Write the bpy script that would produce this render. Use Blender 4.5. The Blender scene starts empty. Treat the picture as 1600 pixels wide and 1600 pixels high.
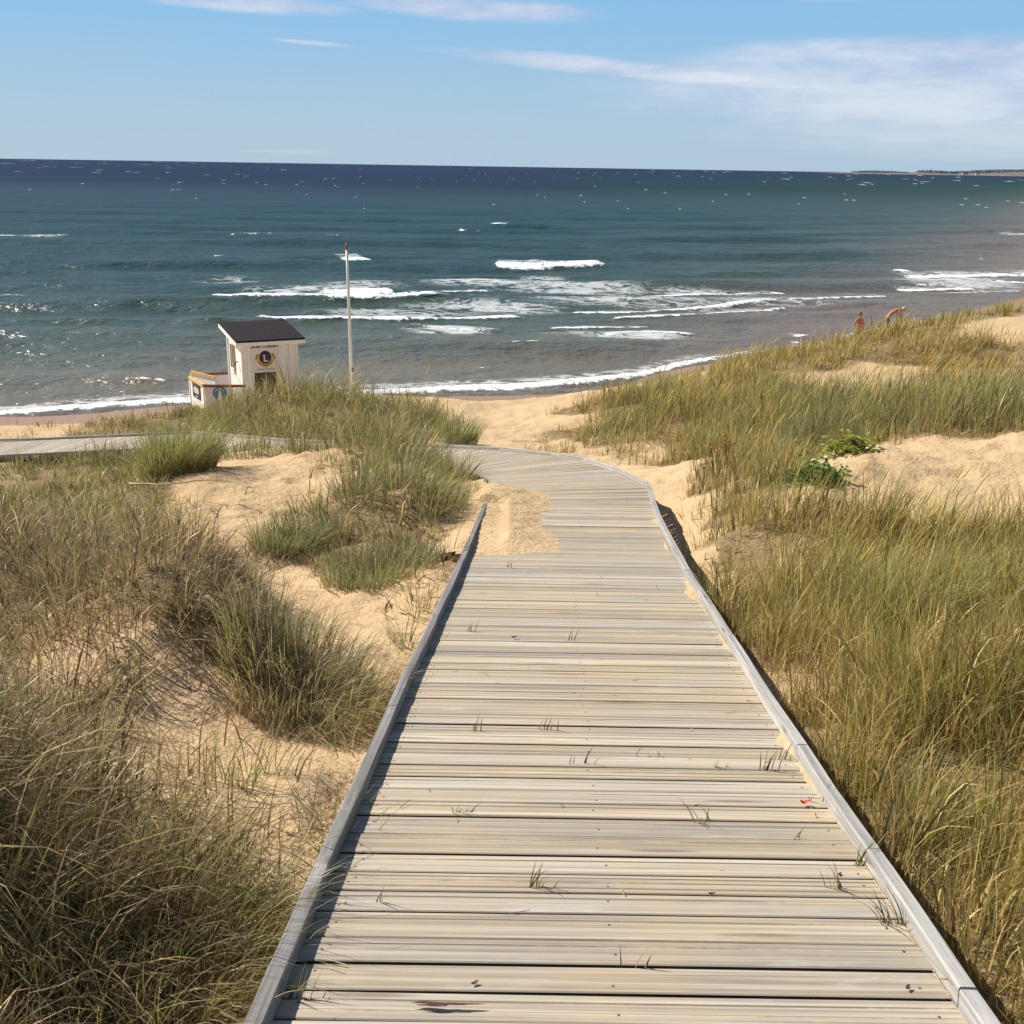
import bpy, bmesh, math, random
import numpy as np
from mathutils import Vector, Matrix
rad = math.radians
random.seed(7); RNG = np.random.default_rng(11)
S = bpy.context.scene
COL = S.collection

# ------------------------------------------------------------------ camera
FPX = 1700.0; CZ = 9.0
PITCH = math.atan(540/1700); ROLL = rad(0.93)
cr, sr, cp, sp = math.cos(ROLL), math.sin(ROLL), math.cos(PITCH), math.sin(PITCH)
R0 = Vector((1,0,0)); U0 = Vector((0,sp,cp)); FW = Vector((0,cp,-sp))
RV = cr*R0 + sr*U0; UV = -sr*R0 + cr*U0
cam = bpy.data.cameras.new('camera'); camo = bpy.data.objects.new('camera', cam); COL.objects.link(camo)
M = Matrix((RV, UV, -FW)).transposed().to_4x4(); M.translation = Vector((0,0,CZ)); camo.matrix_world = M
cam.sensor_width = 36; cam.sensor_fit = 'HORIZONTAL'; cam.lens = 36*FPX/1600
cam.clip_start = 0.05; cam.clip_end = 60000
S.camera = camo

# ------------------------------------------------------------------ light, sky, exposure
SUN_AZ = rad(-62)        # left of the view direction (+y)
SUN_EL = rad(42)
S.view_settings.view_transform = 'Standard'; S.view_settings.look = 'None'
S.view_settings.gamma = 1; S.view_settings.use_curve_mapping = False
S.view_settings.exposure = 0.80
S.render.engine = 'CYCLES'; S.cycles.max_bounces = 6; S.cycles.diffuse_bounces = 3; S.cycles.glossy_bounces = 2; S.cycles.transmission_bounces = 3; S.cycles.transparent_max_bounces = 4
sund = bpy.data.lights.new('sun', 'SUN'); sund.energy = 3.75; sund.angle = rad(0.53); sund.color = (1, .93, .82)
suno = bpy.data.objects.new('sun', sund); COL.objects.link(suno)
sdir = Vector((math.sin(SUN_AZ)*math.cos(SUN_EL), math.cos(SUN_AZ)*math.cos(SUN_EL), math.sin(SUN_EL)))
suno.rotation_euler = sdir.to_track_quat('Z', 'Y').to_euler()

class NT:
    """small node-building helper"""
    def __init__(s, tree):
        s.t = tree; tree.nodes.clear()
    def n(s, typ, ins=None, **kw):
        nd = s.t.nodes.new(typ)
        for k, v in kw.items(): setattr(nd, k, v)
        for k, v in (ins or {}).items(): s.set(nd, k, v)
        return nd
    def set(s, nd, k, v):
        sock = nd.inputs[k]
        if isinstance(v, bpy.types.Node): v = v.outputs[0]
        if isinstance(v, bpy.types.NodeSocket): s.t.links.new(v, sock)
        else: sock.default_value = v
    def m(s, op, a, b=0.0, c=0.0, clamp=False):
        nd = s.t.nodes.new('ShaderNodeMath'); nd.operation = op; nd.use_clamp = clamp
        s.set(nd, 0, a); s.set(nd, 1, b)
        if op in ('MULTIPLY_ADD', 'COMPARE', 'SMOOTH_MIN'): s.set(nd, 2, c)
        return nd.outputs[0]
    def ss(s, x, a, b):           # smoothstep
        nd = s.t.nodes.new('ShaderNodeMapRange'); nd.interpolation_type = 'SMOOTHSTEP'
        s.set(nd, 0, x); s.set(nd, 1, a); s.set(nd, 2, b)
        return nd.outputs[0]
    def mix(s, f, a, b, blend='MIX'):
        nd = s.t.nodes.new('ShaderNodeMix'); nd.data_type = 'RGBA'; nd.blend_type = blend
        s.set(nd, 0, f)
        for i, v in ((6, a), (7, b)):
            if isinstance(v, tuple) and len(v) == 3: v = (*v, 1)
            s.set(nd, i, v)
        return nd.outputs[2]
    def noise(s, vec, scale, detail=4, rough=.55, dist=0):
        nd = s.t.nodes.new('ShaderNodeTexNoise')
        if vec is not None: s.set(nd, 'Vector', vec)
        s.set(nd, 'Scale', scale); s.set(nd, 'Detail', detail); s.set(nd, 'Roughness', rough); s.set(nd, 'Distortion', dist)
        return nd.outputs[0]
    def vscale(s, vec, sc, loc=(0,0,0)):
        nd = s.t.nodes.new('ShaderNodeMapping'); s.set(nd, 'Vector', vec); nd.inputs['Scale'].default_value = sc
        if isinstance(loc, tuple): nd.inputs['Location'].default_value = loc
        else: s.set(nd, 'Location', loc)
        return nd.outputs[0]

world = bpy.data.worlds.new('World'); S.world = world; world.use_nodes = True
w = NT(world.node_tree)
sky = w.n('ShaderNodeTexSky', sky_type='NISHITA')
sky.sun_disc = False; sky.sun_elevation = SUN_EL; sky.sun_rotation = SUN_AZ % (2*math.pi)
sky.air_density = 1.0; sky.dust_density = 0.6; sky.ozone_density = 1.5
tc = w.n('ShaderNodeTexCoord')
sep = w.n('ShaderNodeSeparateXYZ', {'Vector': tc.outputs['Generated']})
az = w.m('ARCTAN2', sep.outputs[0], sep.outputs[1]); el = w.m('ARCSINE', sep.outputs[2])
comb = w.n('ShaderNodeCombineXYZ', {0: w.m('MULTIPLY', az, 3.0), 1: w.m('MULTIPLY', el, 14.0), 2: 0.0})
nz = w.noise(comb, 2.2, 6, .6)
nzf = w.noise(comb, 6.0, 6, .65)
nn = w.m('ADD', w.m('MULTIPLY', w.m('SUBTRACT', nz, .5), 1.3), w.m('MULTIPLY', w.m('SUBTRACT', nzf, .5), .6))
def ell(u0, v0, a, b, sh=0.0, soft=1.6, amt=1.0):
    du = w.m('SUBTRACT', az, u0)
    dv = w.m('SUBTRACT', w.m('SUBTRACT', el, v0), w.m('MULTIPLY', du, sh))
    q = w.m('ADD', w.m('POWER', w.m('ABSOLUTE', w.m('DIVIDE', du, a)), 2.0), w.m('POWER', w.m('ABSOLUTE', w.m('DIVIDE', dv, b)), 2.0))
    x = w.m('ADD', w.m('SUBTRACT', 1.0, q), w.m('MULTIPLY', nn, soft))
    return w.m('MULTIPLY', w.ss(x, 0.0, 1.0), amt)
CL = [(.40,.064,.40,.044,-.010,.6,.80),(.12,.0775,.22,.0095,-.085,.7,.95),(.34,.092,.24,.016,.015,.7,.8),(.42,.035,.30,.030,.0,.6,.45),
      (-.24,.125,.12,.0095,-.04,.9,.85),(-.035,.1255,.13,.0115,-.03,.9,.85),(-.172,.0955,.040,.0022,-.05,.7,.7),(.26,.135,.06,.006,0,1.5,.3),(.022,.0905,.03,.0013,0,.8,.5),
      (-.20,.009,.045,.0025,0,2.4,.18)]
mask = None
for c in CL:
    e_ = ell(*c); mask = e_ if mask is None else w.m('MAXIMUM', mask, e_)
# thin cloud goes on all round the sky above and beside the frame
rnd = w.m('MULTIPLY', w.ss(w.noise(w.vscale(tc.outputs['Generated'], (1.3, 1.3, 6.0)), 1.7, 6, .6), .56, .75), w.ss(el, .16, .3))
mask = w.m('MAXIMUM', mask, w.m('MULTIPLY', rnd, .7))
up = w.ss(el, .0, .16)
grad = w.mix(up, (5.0, 6.8, 8.3), (2.9, 6.1, 9.7))
keepn = w.m('MULTIPLY_ADD', w.ss(el, .16, .45), .95, .05)
skycol = w.mix(keepn, grad, sky.outputs[0])
cloudcol = w.mix(w.ss(w.m('ADD', nn, w.m('MULTIPLY', w.m('SUBTRACT', .1, el), 4.0)), -.25, .35), (5.2, 6.5, 9.0), (8.6, 9.2, 10.2))
skycol = w.mix(mask, skycol, cloudcol)
bg = w.n('ShaderNodeBackground', {'Color': skycol, 'Strength': .05})
wo = w.n('ShaderNodeOutputWorld', {'Surface': bg.outputs[0]})

# ------------------------------------------------------------------ helpers
def tag(o, label=None, cat=None, group=None, kind=None):
    if label: o['label'] = label
    if cat: o['category'] = cat
    if group: o['group'] = group
    if kind: o['kind'] = kind
    return o
def link(name, me, parent=None, mat=None, loc=None):
    o = bpy.data.objects.new(name, me); COL.objects.link(o)
    if mat is not None and me is not None and not me.materials: me.materials.append(mat)
    if parent: o.parent = parent
    if loc is not None: o.location = loc
    return o
def empty(name, loc, label, cat, group=None, rz=0):
    o = bpy.data.objects.new(name, None); COL.objects.link(o); o.location = loc; o.rotation_euler = (0,0,rz)
    o.empty_display_size = .2
    return tag(o, label, cat, group)
def mesh_np(name, V, F, smooth=False):
    """V (n,3); F list of equal-length int arrays"""
    me = bpy.data.meshes.new(name)
    V = np.asarray(V, np.float32); Fs = [np.asarray(f, np.int32) for f in (F if isinstance(F, list) else [F]) if len(f)]
    me.vertices.add(len(V)); me.vertices.foreach_set('co', V.ravel())
    loops = np.concatenate([f.ravel() for f in Fs]); sizes = np.concatenate([np.full(len(f), f.shape[1], np.int32) for f in Fs])
    me.loops.add(len(loops)); me.loops.foreach_set('vertex_index', loops)
    st = np.concatenate([[0], np.cumsum(sizes)[:-1]]).astype(np.int32)
    me.polygons.add(len(sizes)); me.polygons.foreach_set('loop_start', st)
    if smooth: me.polygons.foreach_set('use_smooth', np.ones(len(sizes), bool))
    me.update(calc_edges=True)
    return me
class MB:
    def __init__(s): s.v = []; s.f = []; s.mi = []
    def box(s, c, d, rot=None, mi=0, bev=0):
        hx, hy, hz_ = d[0]/2, d[1]/2, d[2]/2
        P = [Vector((x*hx, y*hy, z*hz_)) for x in (-1,1) for y in (-1,1) for z in (-1,1)]
        if rot is not None: P = [rot @ p for p in P]
        b = len(s.v); s.v += [tuple(p+Vector(c)) for p in P]
        for f in ((0,1,3,2),(4,6,7,5),(0,4,5,1),(2,3,7,6),(0,2,6,4),(1,5,7,3)): s.f.append(tuple(b+i for i in f)); s.mi.append(mi)
        return s
    def prism(s, pts, y0, y1, mi=0):        # polygon in xz, extruded along y
        b = len(s.v); n = len(pts)
        s.v += [(p[0], y0, p[1]) for p in pts] + [(p[0], y1, p[1]) for p in pts]
        s.f.append(tuple(b+i for i in range(n))); s.mi.append(mi)
        s.f.append(tuple(b+n+i for i in reversed(range(n)))); s.mi.append(mi)
        for i in range(n):
            j = (i+1) % n; s.f.append((b+i, b+n+i, b+n+j, b+j)); s.mi.append(mi)
        return s
    def tube(s, pts, rs, n=10, mi=0, cap=True):
        b0 = len(s.v); pts = [Vector(p) for p in pts]
        for i, p in enumerate(pts):
            t = (pts[min(i+1, len(pts)-1)] - pts[max(i-1, 0)]).normalized()
            a = t.orthogonal().normalized() if i == 0 else (a - t*a.dot(t)).normalized()
            bb = t.cross(a)
            for k in range(n):
                th = 2*math.pi*k/n; s.v.append(tuple(p + (a*math.cos(th)+bb*math.sin(th))*rs[i]))
        for i in range(len(pts)-1):
            for k in range(n):
                k2 = (k+1) % n; s.f.append((b0+i*n+k, b0+i*n+k2, b0+(i+1)*n+k2, b0+(i+1)*n+k)); s.mi.append(mi)
        if cap:
            s.f.append(tuple(b0+k for k in reversed(range(n)))); s.mi.append(mi)
            s.f.append(tuple(b0+(len(pts)-1)*n+k for k in range(n))); s.mi.append(mi)
        return s
    def mesh(s, name, mats, smooth=False, bevel=0):
        me = bpy.data.meshes.new(name); me.from_pydata(s.v, [], s.f)
        for m_ in (mats if isinstance(mats, list) else [mats]): me.materials.append(m_)
        me.polygons.foreach_set('material_index', s.mi)
        if smooth: me.polygons.foreach_set('use_smooth', [True]*len(s.f))
        if bevel:
            bm = bmesh.new(); bm.from_mesh(me); bmesh.ops.recalc_face_normals(bm, faces=bm.faces)
            bmesh.ops.bevel(bm, geom=bm.edges[:], offset=bevel, segments=1, affect='EDGES', profile=.5)
            bm.to_mesh(me); bm.free()
        me.update(); return me
    def build(s, name, mats, parent=None, smooth=False, bevel=0, loc=None):
        return link(name, s.mesh(name, mats, smooth, bevel), parent, loc=loc)

# ------------------------------------------------------------------ materials
def newmat(name):
    m_ = bpy.data.materials.new(name); m_.use_nodes = True
    return m_, NT(m_.node_tree)
def out(t, sh): t.n('ShaderNodeOutputMaterial', {'Surface': sh.outputs[0]})
def simple(name, col, rough=.6, var=.12, scale=8, spec=.4, bump=.0, metal=0, dirt=None):
    m_, t = newmat(name); tcn = t.n('ShaderNodeTexCoord')
    n1 = t.noise(tcn.outputs['Object'], scale, 5, .6)
    lo = tuple(c*(1-var) for c in col); hi = tuple(min(1, c*(1+var)) for c in col)
    c_ = t.mix(t.ss(n1, .3, .7), lo, hi)
    if dirt:
        n2 = t.noise(tcn.outputs['Object'], scale*.4, 6, .7); c_ = t.mix(t.m('MULTIPLY', t.ss(n2, .5, .75), dirt[1]), c_, dirt[0])
    b = t.n('ShaderNodeBsdfPrincipled', {'Base Color': c_, 'Roughness': rough, 'Specular IOR Level': spec, 'Metallic': metal})
    if bump:
        bp = t.n('ShaderNodeBump', {'Height': t.noise(tcn.outputs['Object'], scale*4, 4), 'Strength': bump, 'Distance': .01}); t.set(b, 'Normal', bp)
    out(t, b); return m_

SAND = (.56, .395, .225); SAND2 = (.46, .315, .175); WET = (.33, .19, .105)
def sand_mat():
    m_, t = newmat('sand'); g = t.n('ShaderNodeNewGeometry'); P = g.outputs['Position']
    big = t.noise(P, .7, 4); fine = t.noise(P, 9, 6, .65); grain = t.noise(P, 160, 2, .6)
    c_ = t.mix(t.ss(big, .35, .65), SAND, (.60, .43, .25))
    c_ = t.mix(t.m('MULTIPLY', t.ss(fine, .5, .8), .5), c_, SAND2)
    c_ = t.mix(t.m('MULTIPLY', t.ss(grain, .58, .72), .35), c_, (.30, .2, .12))
    # scattered plant litter and dark specks
    v = t.n('ShaderNodeTexVoronoi', {'Vector': P, 'Scale': 7.0, 'Randomness': 1.0})
    sp_ = t.m('MULTIPLY', t.ss(v.outputs['Distance'], .10, .04), t.ss(t.noise(P, 1.4, 3), .5, .62))
    c_ = t.mix(t.m('MULTIPLY', sp_, .6), c_, (.16, .1, .06))
    # litter and roots under the grass
    vg = t.n('ShaderNodeAttribute', attribute_name='veg'); lit = t.noise(t.vscale(P, (30, 30, 30)), 1.0, 5, .75)
    lc = t.mix(t.ss(lit, .35, .65), (.10, .065, .035), (.30, .215, .11))
    c_ = t.mix(t.m('MULTIPLY', t.ss(t.m('ADD', vg.outputs['Fac'], t.m('MULTIPLY', t.m('SUBTRACT', lit, .5), .9)), .38, .72), .85), c_, lc)
    sz = t.n('ShaderNodeSeparateXYZ', {'Vector': P})
    wet = t.ss(t.m('ADD', sz.outputs[2], t.m('MULTIPLY', t.m('SUBTRACT', t.noise(P, .5, 3), .5), .5)), .75, .25)
    damp = t.ss(t.m('ADD', sz.outputs[2], t.m('MULTIPLY', t.m('SUBTRACT', t.noise(P, .3, 3), .5), .8)), 2.0, .8)
    c_ = t.mix(t.m('MULTIPLY', damp, .55), c_, (.50, .31, .165))
    c_ = t.mix(wet, c_, WET)
    b = t.n('ShaderNodeBsdfPrincipled', {'Base Color': c_, 'Roughness': t.m('MULTIPLY_ADD', wet, -.5, .92), 'Specular IOR Level': t.m('MULTIPLY_ADD', wet, .3, .12)})
    hgt = t.m('ADD', t.m('MULTIPLY', t.noise(P, 5.0, 5, .6), 1.0), t.m('ADD', t.m('MULTIPLY', t.noise(P, 26, 4, .6), .25), t.m('MULTIPLY', grain, .03)))
    bp = t.n('ShaderNodeBump', {'Height': hgt, 'Strength': .75, 'Distance': .09}); t.set(b, 'Normal', bp)
    out(t, b); return m_
def wood_mat(name, tint, dark, lightc, sandy=.0, rs=1.0):
    m_, t = newmat(name); tcn = t.n('ShaderNodeTexCoord'); oi = t.n('ShaderNodeObjectInfo'); P = tcn.outputs['Object']
    off = t.n('ShaderNodeCombineXYZ', {0: t.m('MULTIPLY', oi.outputs['Random'], 57.0), 1: t.m('MULTIPLY', oi.outputs['Random'], 23.0), 2: 0.0})
    v1 = t.vscale(P, (.9, 42, 42), off.outputs[0]); v2 = t.vscale(P, (2.4, 130, 130), off.outputs[0]); v3 = t.vscale(P, (2.2, 5, 5), off.outputs[0])
    g1 = t.noise(v1, 1.0, 5, .62, .35); g2 = t.noise(v2, 1.0, 4, .6); g3 = t.noise(v3, 1.0, 4, .6)
    c_ = t.mix(t.ss(g1, .3, .7), dark, lightc)
    c_ = t.mix(t.ss(g3, .35, .7), c_, t.mix(.5, c_, tint))
    c_ = t.mix(t.m('MULTIPLY', t.ss(g2, .54, .72), .5), c_, tuple(x*.45 for x in dark))
    # knots
    vk = t.n('ShaderNodeTexVoronoi', {'Vector': t.vscale(P, (1.6, 9, 9), off.outputs[0]), 'Scale': 1.0})
    kn = t.ss(vk.outputs['Distance'], .15, .05); c_ = t.mix(t.m('MULTIPLY', kn, .6), c_, (.13, .085, .05))
    # bleached patches
    c_ = t.mix(t.m('MULTIPLY', t.ss(t.noise(t.vscale(P, (3.5, 9, 9), off.outputs[0]), 1.0, 5, .7), .56, .72), .5), c_, (.60, .56, .53))
    br = t.m('MULTIPLY_ADD', oi.outputs['Random'], .34*rs, 1-.17*rs)
    hv = t.n('ShaderNodeHueSaturation', {'Color': c_, 'Value': br, 'Saturation': t.m('MULTIPLY_ADD', t.m('FRACT', t.m('MULTIPLY', oi.outputs['Random'], 13.7)), .5, .75)})
    c_ = hv.outputs[0]
    if sandy:
        G = t.n('ShaderNodeNewGeometry').outputs['Position']
        sn = t.m('ADD', t.noise(G, 1.3, 4, .6), t.m('MULTIPLY', t.noise(G, 14, 4, .7), .35))
        c_ = t.mix(t.m('MULTIPLY', t.ss(sn, .60, .86), sandy), c_, SAND)
    b = t.n('ShaderNodeBsdfPrincipled', {'Base Color': c_, 'Roughness': .8, 'Specular IOR Level': .25})
    bp = t.n('ShaderNodeBump', {'Height': t.m('ADD', g1, t.m('MULTIPLY', g2, .6)), 'Strength': .5, 'Distance': .004}); t.set(b, 'Normal', bp)
    out(t, b); return m_
def groove_mat():
    m_, t = newmat('groove_sand'); tcn = t.n('ShaderNodeTexCoord'); oi = t.n('ShaderNodeObjectInfo'); P = tcn.outputs['Object']
    off = t.n('ShaderNodeCombineXYZ', {0: t.m('MULTIPLY', oi.outputs['Random'], 91.0), 1: t.m('MULTIPLY', oi.outputs['Random'], 31.0), 2: 0.0})
    G = t.n('ShaderNodeNewGeometry').outputs['Position']
    n1 = t.noise(t.vscale(P, (.9, 12, 1), off.outputs[0]), 1.0, 5, .6)
    n2 = t.noise(G, 40, 3, .6)
    s_ = t.ss(t.m('ADD', n1, t.m('MULTIPLY', t.m('SUBTRACT', n2, .5), .12)), .47, .58)
    c_ = t.mix(s_, (.26, .215, .165), (.56, .455, .31))
    b = t.n('ShaderNodeBsdfPrincipled', {'Base Color': c_, 'Roughness': .9, 'Specular IOR Level': .1}); out(t, b); return m_
def grass_mat():
    m_, t = newmat('grass_blade'); a = t.n('ShaderNodeAttribute', attribute_name='col')
    b = t.n('ShaderNodeBsdfPrincipled', {'Base Color': a.outputs['Color'], 'Roughness': .40, 'Specular IOR Level': .35})
    tr = t.n('ShaderNodeBsdfTranslucent', {'Color': a.outputs['Color']})
    mx = t.n('ShaderNodeMixShader', {0: .40, 1: b.outputs[0], 2: tr.outputs[0]}); out(t, mx); return m_
M_SAND = sand_mat()
M_PLANK = wood_mat('weathered_plank', (.475, .40, .29), (.265, .218, .165), (.55, .49, .395), sandy=.25)
M_GROOVE = groove_mat()
M_EDGE = simple('grimy_plank_edge', (.085, .065, .05), .9, .3, 12, .1)  # dark plank side faces, painting shade into the gaps
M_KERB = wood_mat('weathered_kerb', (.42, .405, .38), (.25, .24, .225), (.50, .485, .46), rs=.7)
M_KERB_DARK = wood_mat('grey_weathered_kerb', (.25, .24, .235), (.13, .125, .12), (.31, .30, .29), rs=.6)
M_GRASS = grass_mat()
M_WHITE = simple('white_paint', (.88, .86, .79), .55, .04, 5, dirt=((.6, .52, .44), .2))
M_DARKWIN = simple('dark_glass', (.03, .025, .025), .15, .2)

# ------------------------------------------------------------------ boardwalk centre geometry (kerb lines, metres)
# stations: left kerb point, right kerb point, deck height
ST = [((-.65, -1.2), (1.07, -1.2)), ((-.62, 0), (1.10, 0)), ((-.565, 3.6), (1.215, 3.6)), ((-.45, 7.27), (1.37, 7.27)),
      ((-.385, 9.3), (1.46, 9.3)), ((-.31, 11.5), (1.60, 11.5)), ((-.24, 13.4), (1.76, 13.7)), ((-.31, 14.9), (1.49, 15.4)),
      ((-.55, 15.9), (1.13, 16.7)), ((-.87, 16.8), (.66, 17.9)), ((-1.55, 17.85), (-.23, 19.1)), ((-2.46, 18.65), (-1.22, 20.0)),
      ((-6.2, 21.85), (-4.94, 23.2)), ((-8.6, 24.1), (-7.82, 25.8)), ((-13.5, 25.2), (-13.1, 27.0)), ((-20.3, 26.6), (-20, 28.4))]
def zrule(y, i):
    return None
ZS = [7.62, 7.4, 6.734, 6.055, 5.68, 5.35, 5.03, 4.77, 4.56, 4.33, 4.10, 3.90, 3.17, 2.68, 2.09, 1.6]
STL = np.array([a for a, b in ST], float); STR = np.array([b for a, b in ST], float); STZ = np.array(ZS)
cen = (STL+STR)/2; seg = np.hypot(*(np.diff(cen, axis=0).T)); SS = np.concatenate([[0], np.cumsum(seg)])
def dk(s):
    return (np.array([np.interp(s, SS, STL[:,0]), np.interp(s, SS, STL[:,1]), np.interp(s, SS, STZ)]),
            np.array([np.interp(s, SS, STR[:,0]), np.interp(s, SS, STR[:,1]), np.interp(s, SS, STZ)]))
_ds = np.linspace(0, SS[-1], 500); _dc = np.array([(dk(s)[0]+dk(s)[1])/2 for s in _ds])
def deck_near(x, y):
    """nearest deck station: (distance across, deck z)"""
    x = np.atleast_1d(np.asarray(x, float)).ravel(); y = np.atleast_1d(np.asarray(y, float)).ravel()
    D = np.full(len(x), 1e9); Z = np.zeros(len(x))
    for i0 in range(0, len(x), 20000):
        sl = slice(i0, i0+20000)
        d2 = (x[sl, None]-_dc[None, :, 0])**2 + (y[sl, None]-_dc[None, :, 1])**2
        k = d2.argmin(1); D[sl] = np.sqrt(d2[np.arange(len(k)), k]); Z[sl] = _dc[k, 2]
    return D, Z

# ------------------------------------------------------------------ terrain
def ray(px, py): return FW + RV*((px-800)/FPX) - UV*((py-800)/FPX)
def at(px, py, D):
    d = ray(px, py); return Vector((0,0,CZ)) + d*(D/d.y)
SHX = np.array([-400, -80, -40, -18.8, -13.6, -5.3, 5.7, 15.6, 27, 40, 80, 400, 3000, 9000.])
SHY = np.array([10, 24, 32.5, 38.9, 41, 43.8, 48.5, 58.5, 70.5, 84, 160, 780, 4300, 12000.])
def shore(x, y):
    """approximate signed distance seaward of the waterline"""
    ys = np.interp(x, SHX, SHY); sl = (np.interp(x+2, SHX, SHY)-np.interp(x-2, SHX, SHY))/4
    return (y-ys)/np.sqrt(1+sl*sl)
PTS = [(900,628,29),(1060,602,31),(1200,557,32),(1300,550,33),(1400,528,33),(1500,506,33),(1600,503,32),(1800,500,32),
       (1330,580,27),(1450,580,27.5),(1600,580,27),(1200,640,22),(1350,645,21),(1500,650,20),(1600,655,19),(1800,670,19),
       (880,692,22),(950,692,21),(1000,722,17.8),(1030,690,20),(1080,728,16.5),(1100,690,20),(1165,828,10),(1090,832,11.3),(1140,775,12.6),(1120,722,15),
       (300,647,30),(450,617,31),(600,644,27),(700,682,24.3),(800,690,22.5),(750,660,28),(150,668,29.5),(0,667,30.5),
       (100,1500,2.6),(350,950,6.3),(500,1050,5.2),(100,1000,6),(100,850,9),(100,815,13),(280,752,14),(0,820,13),(-250,820,12),
       (330,730,16),(430,706,18.7),(520,714,18.5),(400,790,13),(450,870,9.5),(560,960,7.5),(620,900,8.6),(600,850,10.3),(650,765,14),
       (560,800,12.5),(560,708,17),(640,706,17.0),(500,722,17.6),(300,1300,3.2),(500,1250,3.35),(200,1150,4.4)]
CP = [tuple(at(*p)) for p in PTS]
CP += [(2.5,1.5,7.15),(4,3,7.0),(3,5,6.6),(5,5,6.65),(4,8,6.1),(7,8,6.25),(4,10.3,5.72),(7,11,5.9),(3.6,12.5,5.6),(5.5,14,5.55),(8,15,5.75),(5,17,4.95),(9,18,5.2),(4,15,5.0),(11,12,6),(14,20,5.5),
       (4,38,1.5),(10,43,1.7),(16,50,1.5),(24,58,1.7),(32,68,1.8),(25,45,5.3),(35,55,5),(30,30,6),(30,10,6.5),(20,38,5.0),
       (-7,19.5,3.25),(-11,19,3.1),(-16,20,3.0),(-20,14,5),(-25,25,2.2),(-14,30,1.7),(-25,32,1.5),(-30,15,4.5),(-30,2,6.5),(-12,5,6.4),(-4,1,7.4),(-8,-4,8),(5,-4,8),(0,-6,8.6),(30,-6,8),(-30,-6,8),(0,-15,9),(15,-12,8.8),(-15,-12,8.8)]
for x, y in zip(SHX[2:10], SHY[2:10]): CP += [(x, y, 0.0), (x-1, y+12, -.9), (x+2, y-5, .62)]
for s in np.arange(0, SS[-1], 1.5):
    L, R_ = dk(s); d = (R_-L)/np.linalg.norm(R_-L)
    zl, zr = -.14, -.20
    if L[1] > 8 and L[1] < 14: zr = -.34
    a = L-d*.25; b = R_+d*.25; CP += [(a[0], a[1], a[2]+zl), (b[0], b[1], b[2]+zr)]
CP = np.array([tuple(c) for c in CP])
def tps_fit(P, lam=.02):
    n = len(P); X = P[:, :2]; r2 = ((X[:, None]-X[None])**2).sum(-1); K = .5*r2*np.log(r2+1e-9); K[r2 == 0] = 0
    A = np.zeros((n+3, n+3)); A[:n, :n] = K + lam*np.eye(n); A[:n, n] = 1; A[:n, n+1:] = X; A[n, :n] = 1; A[n+1:, :n] = X.T
    return np.linalg.solve(A, np.concatenate([P[:, 2], np.zeros(3)]))
TW = tps_fit(CP)
def tps_eval(x, y):
    o = np.zeros(len(x))
    for i0 in range(0, len(x), 20000):
        sl = slice(i0, i0+20000); r2 = (x[sl, None]-CP[None, :, 0])**2 + (y[sl, None]-CP[None, :, 1])**2
        o[sl] = (.5*r2*np.log(r2+1e-9)) @ TW[:-3] + TW[-3] + TW[-2]*x[sl] + TW[-1]*y[sl]
    return o
def vnoise(x, y, seed=0):
    """smooth value noise, 0..1"""
    xi = np.floor(x).astype(np.int64); yi = np.floor(y).astype(np.int64); fx = x-xi; fy = y-yi
    fx = fx*fx*(3-2*fx); fy = fy*fy*(3-2*fy)
    def h(a, b):
        n = (a*374761393 + b*668265263 + seed*974711) & 0xffffffff
        n = ((n ^ (n >> 13))*1274126177) & 0xffffffff; return ((n ^ (n >> 16)) & 0xffff)/65535.
    return (h(xi,yi)*(1-fx)+h(xi+1,yi)*fx)*(1-fy) + (h(xi,yi+1)*(1-fx)+h(xi+1,yi+1)*fx)*fy
def fbm(x, y, o=4, seed=0):
    a = 0; s_ = 1; t_ = 0
    for i in range(o): a = a + s_*vnoise(x*2**i, y*2**i, seed+i); t_ += s_; s_ *= .5
    return a/t_
def sstep(x, a, b): t_ = np.clip((x-a)/(b-a), 0, 1); return t_*t_*(3-2*t_)

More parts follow.
